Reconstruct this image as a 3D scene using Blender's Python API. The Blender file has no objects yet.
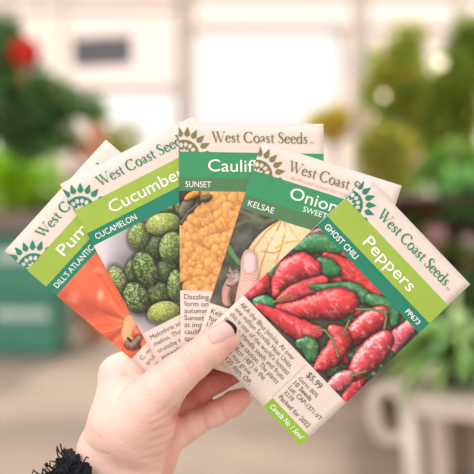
import bpy, bmesh, math, random
import numpy as np
from mathutils import Vector, Matrix

random.seed(7)
rng = np.random.default_rng(11)
C = bpy.context.scene.collection
F = 922.0; HOR = 140.0; CAMZ = 1.5
PI = math.pi

def P(px, py, Y):
    return Vector(((px-237)*Y/F, Y, CAMZ-(py-HOR)*Y/F))

def lin(c):
    out = []
    for v in c[:3]:
        v = v/255.0
        out.append(v/12.92 if v <= 0.04045 else ((v+0.055)/1.055)**2.4)
    return out
def nlin(a):
    a = np.clip(a/255.0, 0, 1)
    return np.where(a <= 0.04045, a/12.92, ((a+0.055)/1.055)**2.4)

# ------------------------------------------------------------------ materials
def new_mat(name):
    m = bpy.data.materials.new(name); m.use_nodes = True
    nt = m.node_tree
    return m, nt, nt.nodes['Principled BSDF']

def mat(name, col, rough=0.6, var=0.08, scale=30, metal=0.0, bump=0.0, emit=0.0):
    m, nt, b = new_mat(name)
    n = nt.nodes.new('ShaderNodeTexNoise'); n.inputs['Scale'].default_value = scale; n.inputs['Detail'].default_value = 4
    tc = nt.nodes.new('ShaderNodeTexCoord'); nt.links.new(tc.outputs['Object'], n.inputs['Vector'])
    r = nt.nodes.new('ShaderNodeValToRGB')
    l = lin(col)
    r.color_ramp.elements[0].position = 0.3; r.color_ramp.elements[1].position = 0.7
    r.color_ramp.elements[0].color = [max(0, v*(1-var)) for v in l]+[1]
    r.color_ramp.elements[1].color = [min(1, v*(1+var)) for v in l]+[1]
    nt.links.new(n.outputs['Fac'], r.inputs['Fac']); nt.links.new(r.outputs['Color'], b.inputs['Base Color'])
    b.inputs['Roughness'].default_value = rough; b.inputs['Metallic'].default_value = metal
    b.inputs['Specular IOR Level'].default_value = 0.3
    if emit:
        b.inputs['Emission Color'].default_value = l+[1]; b.inputs['Emission Strength'].default_value = emit
    if bump:
        bp = nt.nodes.new('ShaderNodeBump'); bp.inputs['Strength'].default_value = bump; bp.inputs['Distance'].default_value = 0.01
        nt.links.new(n.outputs['Fac'], bp.inputs['Height']); nt.links.new(bp.outputs['Normal'], b.inputs['Normal'])
    return m

def attr_mat(name, rough=0.55, translucent=0.0, sss=0.0, bump=0.0, bscale=400, spec=0.3):
    m, nt, b = new_mat(name)
    a = nt.nodes.new('ShaderNodeAttribute'); a.attribute_name = 'Col'
    nt.links.new(a.outputs['Color'], b.inputs['Base Color'])
    b.inputs['Roughness'].default_value = rough; b.inputs['Specular IOR Level'].default_value = spec
    if sss:
        b.inputs['Subsurface Weight'].default_value = sss
        b.inputs['Subsurface Radius'].default_value = (0.006, 0.002, 0.001)
        b.inputs['Subsurface Scale'].default_value = 0.6
    if bump:
        n = nt.nodes.new('ShaderNodeTexNoise'); n.inputs['Scale'].default_value = bscale; n.inputs['Detail'].default_value = 5
        tc = nt.nodes.new('ShaderNodeTexCoord'); nt.links.new(tc.outputs['Object'], n.inputs['Vector'])
        bp = nt.nodes.new('ShaderNodeBump'); bp.inputs['Strength'].default_value = bump; bp.inputs['Distance'].default_value = 0.001
        nt.links.new(n.outputs['Fac'], bp.inputs['Height']); nt.links.new(bp.outputs['Normal'], b.inputs['Normal'])
    if translucent:
        t = nt.nodes.new('ShaderNodeBsdfTranslucent'); nt.links.new(a.outputs['Color'], t.inputs['Color'])
        mx = nt.nodes.new('ShaderNodeMixShader'); mx.inputs[0].default_value = translucent
        nt.links.new(b.outputs[0], mx.inputs[1]); nt.links.new(t.outputs[0], mx.inputs[2])
        nt.links.new(mx.outputs[0], nt.nodes['Material Output'].inputs['Surface'])
    return m

# ------------------------------------------------------------------ objects
def tag(o, label=None, cat=None, group=None, kind=None):
    if label: o['label'] = label
    if cat: o['category'] = cat
    if group: o['group'] = group
    if kind: o['kind'] = kind
    return o

def empty(name, loc, label, cat, group=None):
    o = bpy.data.objects.new(name, None); C.objects.link(o); o.location = loc
    o.empty_display_size = 0.02
    return tag(o, label, cat, group)

def mesh_obj(name, verts, faces, m, parent=None, cols=None, smooth=False):
    """verts are world coordinates when there is no parent, and world coordinates too with one (made relative to it)"""
    verts = np.asarray(verts, dtype=np.float64).reshape(-1, 3)
    base = None
    if parent is not None:
        p = parent; off = Vector((0, 0, 0))
        while p is not None:
            off += p.location; p = p.parent
        verts = verts-np.array(off)
    elif len(verts):
        base = np.array([(verts[:, 0].min()+verts[:, 0].max())/2, (verts[:, 1].min()+verts[:, 1].max())/2, verts[:, 2].min()])
        verts = verts-base
    me = bpy.data.meshes.new(name)
    if isinstance(faces, np.ndarray):
        nf, k = faces.shape
        me.vertices.add(len(verts)); me.vertices.foreach_set('co', verts.astype(np.float32).ravel())
        me.loops.add(nf*k); me.loops.foreach_set('vertex_index', faces.astype(np.int32).ravel())
        me.polygons.add(nf); me.polygons.foreach_set('loop_start', np.arange(0, nf*k, k, dtype=np.int32))
        me.update(calc_edges=True)
    else:
        me.from_pydata([tuple(v) for v in verts], [], [tuple(f) for f in faces]); me.update()
    if cols is not None:
        a = me.color_attributes.new('Col', 'FLOAT_COLOR', 'POINT')
        c = np.ones((len(verts), 4), dtype=np.float32); c[:, :3] = cols
        a.data.foreach_set('color', c.ravel())
    if smooth:
        me.polygons.foreach_set('use_smooth', np.ones(len(me.polygons), dtype=bool))
    me.materials.append(m)
    o = bpy.data.objects.new(name, me); C.objects.link(o)
    if parent is not None: o.parent = parent
    if base is not None: o.location = base
    return o

class MB:
    def __init__(s): s.v = []; s.f = []; s.c = []
    def box(s, lo, hi, bev=0.0, rz=0.0, about=None):
        x0, y0, z0 = lo; x1, y1, z1 = hi
        bm = bmesh.new(); bmesh.ops.create_cube(bm, size=1)
        for v in bm.verts:
            v.co = Vector(((x0+x1)/2+v.co.x*(x1-x0), (y0+y1)/2+v.co.y*(y1-y0), (z0+z1)/2+v.co.z*(z1-z0)))
        if bev: bmesh.ops.bevel(bm, geom=bm.edges[:], offset=bev, segments=2, affect='EDGES', profile=0.5)
        if rz:
            a = Vector(about or ((x0+x1)/2, (y0+y1)/2, 0)); R = Matrix.Rotation(rz, 3, 'Z')
            for v in bm.verts: v.co = R@(v.co-a)+a
        s.add_bm(bm); return s
    def add_bm(s, bm):
        n = len(s.v); bm.verts.ensure_lookup_table()
        for i, v in enumerate(bm.verts): v.index = i; s.v.append(tuple(v.co))
        for f in bm.faces: s.f.append([n+v.index for v in f.verts])
        bm.free()
    def tube(s, pts, rad, seg=10, flat=1.0):
        pts = [Vector(p) for p in pts]; n0 = len(s.v)
        if not hasattr(rad, '__len__'): rad = [rad]*len(pts)
        prev = None
        for i, p in enumerate(pts):
            d = (pts[min(i+1, len(pts)-1)]-pts[max(i-1, 0)]).normalized()
            up = Vector((0, 1, 0)) if abs(d.y) < 0.9 else Vector((1, 0, 0))
            a = d.cross(up).normalized(); b = d.cross(a).normalized()
            for k in range(seg):
                t = 2*PI*k/seg
                s.v.append(tuple(p+a*math.cos(t)*rad[i]+b*math.sin(t)*rad[i]*flat))
        for i in range(len(pts)-1):
            for k in range(seg):
                s.f.append([n0+i*seg+k, n0+i*seg+(k+1) % seg, n0+(i+1)*seg+(k+1) % seg, n0+(i+1)*seg+k])
        s.f.append([n0+k for k in range(seg)][::-1]); s.f.append([n0+(len(pts)-1)*seg+k for k in range(seg)])
        return s
    def lathe(s, cx, cy, prof, seg=28):
        n0 = len(s.v)
        for r, z in prof:
            for k in range(seg):
                t = 2*PI*k/seg; s.v.append((cx+r*math.cos(t), cy+r*math.sin(t), z))
        for i in range(len(prof)-1):
            for k in range(seg):
                s.f.append([n0+i*seg+k, n0+i*seg+(k+1) % seg, n0+(i+1)*seg+(k+1) % seg, n0+(i+1)*seg+k])
        s.f.append([n0+k for k in range(seg)][::-1]); s.f.append([n0+(len(prof)-1)*seg+k for k in range(seg)])
        return s
    def build(s, name, m, parent=None, smooth=False):
        return mesh_obj(name, s.v, s.f, m, parent, smooth=smooth)

# ------------------------------------------------------------------ numpy noise
def _hash(ix, iy, seed):
    h = (ix*374761393+iy*668265263+seed*1442695041) & 0xffffffff
    h = ((h ^ (h >> 13))*1274126177) & 0xffffffff
    return ((h ^ (h >> 16)) & 0xffff)/65535.0
def vnoise(x, y, seed=0):
    ix = np.floor(x).astype(np.int64); iy = np.floor(y).astype(np.int64)
    fx = x-ix; fy = y-iy; fx = fx*fx*(3-2*fx); fy = fy*fy*(3-2*fy)
    a = _hash(ix, iy, seed); b = _hash(ix+1, iy, seed); c = _hash(ix, iy+1, seed); d = _hash(ix+1, iy+1, seed)
    return (a*(1-fx)+b*fx)*(1-fy)+(c*(1-fx)+d*fx)*fy
def fbm(x, y, seed=0, o=3):
    s = 0; a = 0.5; t = 0
    for i in range(o):
        s = s+a*vnoise(x*2**i, y*2**i, seed+i*17); t += a; a *= 0.5
    return s/t

# ------------------------------------------------------------------ printed pictures (painted on a dense grid)
class Canvas:
    """colour grid in packet units; shapes are given in the coordinates of the print"""
    def __init__(s, fr, u0, u1, v0, v1, step, bg):
        s.us = np.arange(u0, u1+1e-6, step); s.vs = np.arange(v0, v1+1e-6, step)
        s.us[-1] = u1; s.vs[-1] = v1
        U, V = np.meshgrid(s.us, s.vs)
        s.U = U; s.V = V
        s.X = fr.TL[0]+fr.U[0]*U/fr.W+fr.V[0]*V/fr.H
        s.Y = fr.TL[1]+fr.U[1]*U/fr.W+fr.V[1]*V/fr.H
        s.img = np.empty(U.shape+(3,)); s.img[:] = bg
    def put(s, mask, col):
        s.img = s.img*(1-mask[..., None])+np.asarray(col)*mask[..., None]
    def shadow(s, cx, cy, rx, ry, k=0.45):
        d = np.sqrt(((s.X-cx)/rx)**2+((s.Y-cy)/ry)**2)
        f = 1-k*np.clip(1.35-d, 0, 1)
        s.img = s.img*f[..., None]
    def shade(s, nx, ny, base, gloss, seed, freq=0.35, bumpy=0.35):
        n1 = fbm(s.X*freq, s.Y*freq, seed)-0.5; n2 = fbm(s.X*freq, s.Y*freq, seed+91)-0.5
        nx = nx+n1*bumpy; ny = ny+n2*bumpy
        nz = np.sqrt(np.clip(1-nx*nx-ny*ny, 0.02, 1))
        lx, ly, lz = -0.35, -0.55, 0.76
        d = np.clip(nx*lx+ny*ly+nz*lz, 0, 1)
        sh = 0.42+0.68*d
        col = np.asarray(base)*sh[..., None]
        h = np.clip(d, 0, 1)**18*gloss+np.clip(fbm(s.X*0.3, s.Y*0.3, seed+7)-0.62, 0, 1)*gloss*1.0*np.clip(d-0.3, 0, 1)
        return np.clip(col+(255-col)*np.clip(h, 0, 0.9)[..., None], 0, 255)
    def chain(s, pts, base, gloss=0.6, seed=0, bumpy=0.4, crinkle=0.0, soft=False):
        best = np.full(s.X.shape, 9.0); bx = np.zeros_like(best); by = np.zeros_like(best)
        # smooth the chain
        p = np.array(pts, float); P2 = []
        for i in range(len(p)-1):
            for t in np.linspace(0, 1, 5)[:-1]:
                a = p[max(i-1, 0)]; b = p[i]; c = p[i+1]; d = p[min(i+2, len(p)-1)]
                P2.append(0.5*((2*b)+(-a+c)*t+(2*a-5*b+4*c-d)*t*t+(-a+3*b-3*c+d)*t**3))
        P2.append(p[-1])
        for a, b in zip(P2[:-1], P2[1:]):
            dx, dy = b[0]-a[0], b[1]-a[1]; L = dx*dx+dy*dy+1e-6
            t = np.clip(((s.X-a[0])*dx+(s.Y-a[1])*dy)/L, 0, 1)
            ox = s.X-a[0]-dx*t; oy = s.Y-a[1]-dy*t; r = np.maximum(a[2]+(b[2]-a[2])*t, 0.3)
            q = np.sqrt(ox*ox+oy*oy)/r
            k = q < best
            best = np.where(k, q, best); bx = np.where(k, ox/r, bx); by = np.where(k, oy/r, by)
        rr = max(q[2] for q in pts)
        if crinkle: best = best*(1+crinkle*(fbm(s.X*0.16, s.Y*0.16, seed+33)-0.5))
        # soft shadow under
        s.img = s.img*(1-(0.12 if soft else 0.5)*np.clip(1-(best-1)*rr/3.0, 0, 1)*(best > 1))[..., None]
        col = s.shade(bx*0.95, by*0.95, base, gloss, seed, bumpy=bumpy)
        m = np.clip((1-best)*rr/0.8+0.5, 0, 1)
        if soft:
            s.put(m, np.clip(np.asarray(base)*(0.84+0.18*np.sqrt(np.clip(1-best**2, 0, 1))-0.05*bx)[..., None], 0, 255)); return m
        if crinkle:
            w = fbm(s.X*0.22, s.Y*0.22, seed+51, 2); fold = np.exp(-((w-0.5)/0.035)**2); spec = np.clip((fbm((s.X+s.Y)*0.11, (s.X-s.Y)*0.19, seed+13, 2)-0.60)*9, 0, 1)*np.clip(1.1-best, 0, 1)
            col = col*(1-0.13*fold)[..., None]; col = col+(np.array((255, 200, 205))-col)*(spec*gloss*0.75)[..., None]
        edge = np.clip(0.62+(1-best)*2.2, 0, 1)
        s.put(m, col*edge[..., None])
        return m
    def ell(s, cx, cy, rx, ry, ang, base, gloss=0.2, seed=0, bumpy=0.1, fn=None):
        a = math.radians(ang); c, n = math.cos(a), math.sin(a)
        X = s.X-cx; Y = s.Y-cy
        lx = (X*c+Y*n)/rx; ly = (-X*n+Y*c)/ry
        q = np.sqrt(lx*lx+ly*ly); r = min(rx, ry)
        s.img = s.img*(1-0.45*np.clip(1-(q-1)*r/3.5, 0, 1)*(q > 1))[..., None]
        nx = lx*c-ly*n; ny = lx*n+ly*c
        b = np.asarray(base, float) if fn is None else fn(lx, ly, s)
        col = s.shade(nx*0.9, ny*0.9, b, gloss, seed, bumpy=bumpy)
        s.put(np.clip((1-q)*r/0.8+0.5, 0, 1), col)
    def line(s, pts, w, col, a=1.0):
        best = np.full(s.X.shape, 1e9)
        for p, q in zip(pts[:-1], pts[1:]):
            dx, dy = q[0]-p[0], q[1]-p[1]; L = dx*dx+dy*dy+1e-6
            t = np.clip(((s.X-p[0])*dx+(s.Y-p[1])*dy)/L, 0, 1)
            best = np.minimum(best, np.hypot(s.X-p[0]-dx*t, s.Y-p[1]-dy*t))
        s.put(a*np.clip((w-best)/0.6+0.5, 0, 1), col)
    def poly(s, pts):
        ins = np.zeros(s.X.shape, bool); n = len(pts)
        for i in range(n):
            x1, y1 = pts[i]; x2, y2 = pts[(i+1) % n]
            if y1 == y2: continue
            c = ((s.Y >= min(y1, y2)) & (s.Y < max(y1, y2)))
            ins ^= c & (s.X < (x2-x1)*(s.Y-y1)/(y2-y1)+x1)
        return ins

# ------------------------------------------------------------------ packets
class Frame:
    W = 147.0; H = 234.0
    def __init__(s, TL, U, V, Y, vlen=None):
        s.TL = TL; s.U = U; s.V = V; s.Y = Y
    def w(s, u, v, lift=0.0):
        """world point(s) of packet coordinates; lift (m) towards the viewer"""
        u = np.asarray(u, float); v = np.asarray(v, float)
        px = s.TL[0]+s.U[0]*u/s.W+s.V[0]*v/s.H
        py = s.TL[1]+s.U[1]*u/s.W+s.V[1]*v/s.H
        sc = s.Y/F
        b = 0.0007*np.clip(1-((u-s.W/2)/(s.W/2))**2, 0, 1)*np.clip(1-((v-s.H/2)/(s.H/2))**2, 0, 1)
        X = (px-237)*sc; Z = CAMZ-(py-HOR)*sc
        return np.stack([X, np.broadcast_to(s.Y-b-lift, X.shape), Z], -1)

CREAM = (233, 217, 207); WHITE = (252, 250, 244)
M_cream = mat('cream_paper', CREAM, 0.6, 0.02, 90, bump=0.05)
PRINT = attr_mat('printed_photo', 0.42, spec=0.35)
MATS = {}
def cmat(c, n='printed_ink'):
    if c not in MATS: MATS[c] = mat(n, c, 0.5, 0.03, 120)
    return MATS[c]

def grid_faces(nu, nv):
    i = np.arange(nu*nv).reshape(nv, nu)
    return np.stack([i[:-1, :-1].ravel(), i[1:, :-1].ravel(), i[1:, 1:].ravel(), i[:-1, 1:].ravel()], 1)

def panel(name, fr, u0, u1, v0, v1, lift, m, parent, n=16):
    us = np.linspace(u0, u1, n); vs = np.linspace(v0, v1, n); U, V = np.meshgrid(us, vs)
    return mesh_obj(name, fr.w(U, V, lift).reshape(-1, 3), grid_faces(n, n), m, parent, smooth=True)

def text_mesh(body, bold=0.0, shear=0.0):
    cu = bpy.data.curves.new('lettering', 'FONT'); cu.body = body; cu.size = 1.0; cu.offset = bold; cu.shear = shear
    cu.resolution_u = 3
    o = bpy.data.objects.new('lettering', cu); C.objects.link(o)
    dg = bpy.context.evaluated_depsgraph_get()
    me = bpy.data.meshes.new_from_object(o.evaluated_get(dg))
    v = np.array([tuple(x.co) for x in me.vertices]).reshape(-1, 3); f = [list(p.vertices) for p in me.polygons]
    bpy.data.objects.remove(o); bpy.data.curves.remove(cu); bpy.data.meshes.remove(me)
    return v, f
_H = text_mesh('H')[0][:, 1].max()

def lay_text(lines):
    """lines: (text, u, baseline v, cap height, width or None, bold, shear) -> verts (u,v), faces"""
    V = []; Fc = []
    for (t, u, vb, cap, width, bold, shear) in lines:
        v, f = text_mesh(t, bold, shear)
        if not len(v): continue
        k = cap/_H; x = v[:, 0]*k; y = v[:, 1]*k
        x = x-x.min()
        if width: x = x*width/x.max()
        n = sum(len(a) for a in V)
        V.append(np.stack([x+u, vb-y], 1)); Fc += [[n+i for i in q] for q in f]
    return np.concatenate(V), Fc

# hand drawn old-style serif letters: strokes of (x, y, half width)
def arc(cx, cy, rx, ry, a0, a1, thin=0.03, thick=0.075, n=16, lean=0):
    out = []
    for i in range(n+1):
        t = math.radians(a0+(a1-a0)*i/n)
        out.append((cx+rx*math.cos(t), cy+ry*math.sin(t), thin+(thick-thin)*abs(math.cos(t+lean))))
    return out
SER = 0.028
GL = {
 'W': (1.32, [[(0.06, 1, .075), (0.40, 0.0, .06)], [(0.40, 0, .03), (0.62, 0.92, .004)], [(0.50, 1, .075), (0.88, 0.0, .06)], [(0.88, 0, .03), (1.2, 1, .004)],
              [(-0.08, .98, SER), (0.22, .98, SER)], [(0.38, .98, SER), (0.66, .98, SER)], [(1.06, .98, SER), (1.33, .98, SER)]]),
 'e': (0.60, [arc(.30, .31, .23, .31, 15, 325), [(.09, .34, .028), (.51, .40, .028)]]),
 's': (0.48, [[(.38, .60, .03), (.36, .50, .004)], [(.37, .53, .03), (.30, .61, .035), (.18, .60, .05), (.10, .49, .07), (.18, .37, .075), (.32, .27, .075), (.37, .15, .065), (.29, .03, .04), (.16, .01, .03), (.08, .09, .004)], [(.075, .18, .028), (.085, .02, .028)]]),
 't': (0.42, [[(.18, .84, .03), (.18, .62, .06), (.18, .15, .07), (.24, .04, .055), (.33, .03, .035), (.40, .08, .0)], [(.03, .60, .032), (.38, .60, .032)]]),
 'C': (1.0, [arc(.52, .5, .44, .5, 42, 318, .03, .085, 24), [(.86, .96, .03), (.86, .70, .004)]]),
 'o': (0.66, [arc(.32, .31, .26, .31, 0, 360, .03, .078, 22, 0.35)]),
 'a': (0.56, [[(.10, .47, .05), (.14, .57, .035), (.25, .62, .03), (.36, .57, .05), (.38, .45, .07), (.38, .13, .07), (.43, .03, .05), (.53, .06, .0)],
              [(.38, .38, .028), (.20, .29, .035), (.10, .17, .065), (.14, .04, .05), (.26, .02, .032), (.38, .12, .028)]]),
 'S': (0.66, [[(.52, .93, .03), (.42, 1.0, .032), (.25, .99, .05), (.12, .83, .08), (.17, .66, .085), (.33, .52, .09), (.49, .38, .085), (.53, .2, .075), (.42, .04, .045), (.24, .0, .03), (.1, .09, .004)],
              [(.525, .98, .028), (.53, .76, .028)], [(.075, .24, .028), (.085, .01, .028)]]),
 'd': (0.68, [arc(.29, .30, .23, .31, 0, 360, .03, .075, 20, 0.2), [(.50, 1.04, .06), (.50, .04, .068)], [(.36, 1.02, .028), (.50, 1.06, .004)], [(.48, .04, .04), (.64, .04, .026)]]),
 ' ': (0.34, []),
}
def serif_text(body, u, vb, cap, width):
    total = sum(GL[c][0] for c in body); kx = width/total
    V = []; Fc = []; x0 = 0
    for ch in body:
        adv, strokes = GL[ch]
        for st in strokes:
            p = [np.array(q[:2]) for q in st]; n0 = len(V)
            for i in range(len(st)):
                d = p[min(i+1, len(p)-1)]-p[max(i-1, 0)]
                d = d/(np.linalg.norm(d)+1e-9); nrm = np.array([-d[1], d[0]]); w = st[i][2]*1.12
                for s_ in (-1, 1):
                    q = p[i]+nrm*w*s_
                    V.append((u+(x0+q[0])*kx, vb-q[1]*cap))
            for i in range(len(st)-1):
                a = n0+2*i; Fc.append([a, a+1, a+3, a+2])
        x0 += adv
    return np.array(V), Fc

def text_obj(name, fr, VF, lift, m, parent):
    V, Fc = VF
    if not isinstance(Fc, list): Fc = list(Fc)
    # make every face look at the viewer (-Y)
    o = mesh_obj(name, fr.w(V[:, 0], V[:, 1], lift), Fc, m, parent)
    return o

def emblem(fr, col, parent):
    st = 0.22
    us = np.arange(0, 36, st); vs = np.arange(1, 31.4, st); U, V = np.meshgrid(us, vs)
    cx, cy = 5.5, 33.5; dx = U-cx; dy = cy-V
    r = np.hypot(dx, dy); th = np.degrees(np.arctan2(dx, dy))
    ink = (r < 15.2)
    for a in (-52, -26, 0, 26, 52, 78):
        ax, ay = 10.4*math.sin(math.radians(a+8)), 10.4*math.cos(math.radians(a+8))
        ca, sa = math.cos(math.radians(a+8)), math.sin(math.radians(a+8))
        lx = (dx-ax)*ca-(dy-ay)*sa; ly = (dx-ax)*sa+(dy-ay)*ca
        ink &= ~((lx/1.9)**2+(ly/2.4)**2 < 1)
    ink &= ~(r < 5.6+1.3*np.cos(np.radians(th*9)))
    ink |= (r < 1.8)
    for a in (-11, 8, 27, 46, 65):
        ca, sa = math.cos(math.radians(a)), math.sin(math.radians(a))
        lx = dx*ca-dy*sa; ly = dx*sa+dy*ca
        t = np.clip((ly-18.2)/10.4, 0, 1)
        wd = 3.25*np.sqrt(np.clip(t*3.2, 0, 1))*np.clip((1-t)*1.35, 0, 1)**0.8
        ink |= (np.abs(lx) < wd) & (ly > 18.2) & (ly < 28.6)
    ink |= (dx > 18.5) & (dx < 31) & (dy > 0) & (dy < 4.6*np.clip((dx-17)/6, 0, 1)*np.clip((32-dx)/9, 0, 1))
    ink &= (V < 30.9)
    f = grid_faces(len(us), len(vs)); keep = ink.ravel()[f].sum(1) >= 3
    f = f[keep]; used, inv = np.unique(f, return_inverse=True)
    co = fr.w(U, V, 0.00026).reshape(-1, 3)[used]
    return mesh_obj('sun_emblem', co, inv.reshape(-1, 4), cmat(col, 'emblem_ink'), parent)

def make_packet(fr, label, name, variety, band, band2, inkcol, photo, texts, price=None, strip=None, tall=None, extra_name=None):
    if tall: fr.Hx = tall
    H = tall or fr.H; W = fr.W; TH = 0.0019
    base = fr.w(W/2, H, 0); base = Vector(tuple(base))
    root = empty('seed_packet', base, label, 'seed packet', 'seed packets fanned out in the hand')
    # envelope body: rounded pillow with crisp folded edges
    n = 21; us = np.linspace(0, W, n); vs = np.linspace(0, H, n); U, V = np.meshgrid(us, vs)
    fv = fr.w(U, V, 0).reshape(-1, 3)
    bv = fv.copy(); b = (fr.Y-fv[:, 1]); bv[:, 1] = fr.Y+TH+b*0.6
    mid = []
    ff = grid_faces(n, n)
    idx = np.arange(n*n).reshape(n, n)
    rim = np.concatenate([idx[0, :], idx[1:, -1], idx[-1, -2::-1], idx[-2:0:-1, 0]])
    nv = n*n; side = []
    for a, c in zip(rim, np.roll(rim, -1)): side.append([a, c, c+nv, a+nv])
    faces = np.concatenate([ff, ff[:, ::-1]+nv, np.array(side)])
    mesh_obj('envelope', np.concatenate([fv, bv]), faces, M_cream, root)
    # rear flap and seam, on the back of the packet
    q = fr.w(np.array([8, W-8, W-20, 20]), np.array([0.5, 0.5, 24, 24]), 0); q[:, 1] = fr.Y+TH+0.0001
    q2 = q.copy(); q2[:, 1] += 0.00015
    mesh_obj('rear_flap', np.concatenate([q, q2]), [[3, 2, 1, 0], [4, 5, 6, 7], [0, 1, 5, 4], [1, 2, 6, 5], [2, 3, 7, 6], [3, 0, 4, 7]], M_cream, root)
    panel('name_band', fr, 0, W, 30.5, 56.5, 0.00010, cmat(band, 'name_band_ink'), root)
    panel('variety_band', fr, 0, W, 56.5, 70.5, 0.00010, cmat(band2, 'variety_band_ink'), root)
    cv = photo(fr); cv.img = cv.img*0.95+np.array((12, 9, 8.0))  # lifts the dark tones: pale light haze painted into the print
    mesh_obj('crop_photo', fr.w(cv.U, cv.V, 0.00012).reshape(-1, 3), grid_faces(len(cv.us), len(cv.vs)), PRINT, root,
             cols=nlin(cv.img.reshape(-1, 3)), smooth=True)
    emblem(fr, inkcol, root)
    text_obj('brand_lettering', fr, serif_text('West Coast Seeds', 34, 20.3, 10.8, 97), 0.00026, cmat(inkcol), root)
    nm = lay_text(name); text_obj('name_lettering', fr, nm, 0.00030, cmat(WHITE, 'white_ink'), root)
    vt = lay_text(variety); text_obj('variety_lettering', fr, vt, 0.00030, cmat(WHITE, 'white_ink'), root)
    text_obj('description_lettering', fr, lay_text([q[:5]+(-.006, 0) for q in texts]), 0.00030, cmat((84, 72, 68), 'dark_ink'), root)
    text_obj('trademark', fr, lay_text([('TM', 132.5, 20.3, 1.8, 4.2, 0, 0)]), 0.00030, cmat(inkcol), root)
    if strip:
        panel('grade_strip', fr, 93.5, W, 221.5, H, 0.00010, cmat((148, 190, 62), 'strip_ink'), root, 6)
        text_obj('grade_lettering', fr, lay_text(strip), 0.00030, cmat(WHITE, 'white_ink'), root)
    if price:
        text_obj('code_lettering', fr, lay_text([('PP673', 122, 66.6, 5.2, 18, .008, 0)]), 0.00030, cmat(WHITE, 'white_ink'), root)
        text_obj('price_lettering', fr, lay_text(price), 0.00030, cmat((124, 112, 106), 'grey_ink'), root)
        panel('divider_rule', fr, 92.2, 92.7, 174, 221, 0.00014, cmat((190, 178, 170), 'rule_ink'), root, 8)
    return root

# ---- the five pictures
def ph_pepper(fr):
    c = Canvas(fr, 0, fr.W, 70.5, 171.5, 0.5, (64, 62, 50))
    n = fbm(c.X*0.12, c.Y*0.12, 3); c.img *= (0.7+0.7*n)[..., None]
    R = (238, 66, 72); R2 = (222, 52, 64); Pk = (244, 108, 126); G = (62, 142, 84); G2 = (36, 104, 66)
    ch = lambda p, b, g=.5, sd=0: c.chain(p, b, g, sd, 0.55, 0.3)
    # something beyond the visible part as well
    for i in range(26):
        u = rng.uniform(0, 147); v = rng.uniform(72, 172)
        x = fr.TL[0]+fr.U[0]*u/fr.W+fr.V[0]*v/fr.H; y = fr.TL[1]+fr.U[1]*u/fr.W+fr.V[1]*v/fr.H
        a = rng.uniform(-0.6, 0.6)
        ch([(x-10*math.cos(a), y+8*math.sin(a), 3), (x, y, 7), (x+9*math.cos(a), y-8*math.sin(a), 5)], (196, 40, 52) if i % 3 else (40, 96, 58), 0.3, i)
    ch([(308, 241, 4), (316, 235, 6), (326, 231, 4)], Pk, .5, 1)
    ch([(331, 278, 4), (345, 282, 6), (360, 286, 5)], R2, .4, 2)
    ch([(294, 250, 4), (305, 245, 8), (320, 243, 10.5), (332, 247, 8), (338, 250, 4)], G, .45, 3)
    ch([(271, 273, 5), (277, 267, 7), (281, 261, 4)], (92, 172, 112), .7, 4)
    ch([(283, 258, 4), (290, 255, 5), (298, 257, 4)], (96, 52, 66), .2, 5)
    ch([(326, 256, 4), (345, 268, 10), (358, 279, 11), (372, 290, 8), (380, 296, 3)], (228, 66, 66), .35, 6)
    ch([(320, 263, 6), (328, 268, 9.5), (335, 271, 6)], G, .5, 7)
    ch([(280, 300, 4), (295, 292, 9), (312, 284, 10), (323, 281, 6)], R, .35, 8)
    ch([(247, 295, 4), (256, 288, 10), (263, 280, 8)], R, .5, 9)
    ch([(275, 294, 3), (279, 282, 8), (288, 272, 12.5), (302, 266, 13.5), (313, 268, 9)], R, .6, 10)
    ch([(310, 286, 2), (330, 289, 6), (350, 290, 8.5), (365, 297, 7)], G, .4, 11)
    ch([(258, 306, 4), (285, 311, 8), (312, 307, 12), (334, 303, 16), (346, 303, 13)], R, .55, 12)
    ch([(370, 299, 6), (384, 304, 7.5), (393, 312, 7), (394, 323, 4)], G, .4, 13)
    ch([(257, 302, 5), (264, 302, 7.5), (271, 303, 5)], (56, 150, 90), .6, 14)
    ch([(258, 306, 3), (275, 315, 7), (295, 327, 10), (310, 332, 9), (318, 331, 6)], R, .5, 15)
    ch([(300, 343, 5), (309, 346, 9.5), (312, 355, 7)], (66, 140, 78), .6, 16)
    ch([(391, 352, 4), (397, 339, 9), (407, 329, 8), (414, 321, 6)], Pk, .6, 17)
    ch([(346, 339, 4), (358, 330, 10), (372, 320, 12), (381, 314, 9)], R, .75, 18)
    ch([(368, 376, 4), (378, 366, 9), (389, 356, 6)], G2, .8, 19)
    ch([(316, 368, 3), (325, 361, 9), (336, 349, 11.5), (341, 337, 10), (333, 330, 6)], R, .6, 20)
    ch([(345, 400, 5), (354, 388, 8), (361, 377, 6)], R2, .7, 21)
    ch([(350, 378, 4), (360, 366, 11), (375, 350, 14), (385, 339, 9)], (236, 76, 92), .85, 22)
    ch([(330, 387, 5), (340, 381, 9.5), (349, 376, 6)], Pk, .9, 23)
    st = (128, 136, 84)
    for pts in ([(316, 329), (325, 330), (333, 340), (338, 356)], [(272, 302), (282, 299), (292, 294)], [(356, 309), (370, 309), (387, 312)],
                [(342, 334), (346, 327), (349, 320)], [(351, 376), (358, 373), (366, 371)], [(384, 328), (386, 318), (384, 310)]):
        c.line(pts, 1.5, (40, 48, 34), 0.7); c.line(pts, 1.0, st)
    return c

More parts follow.
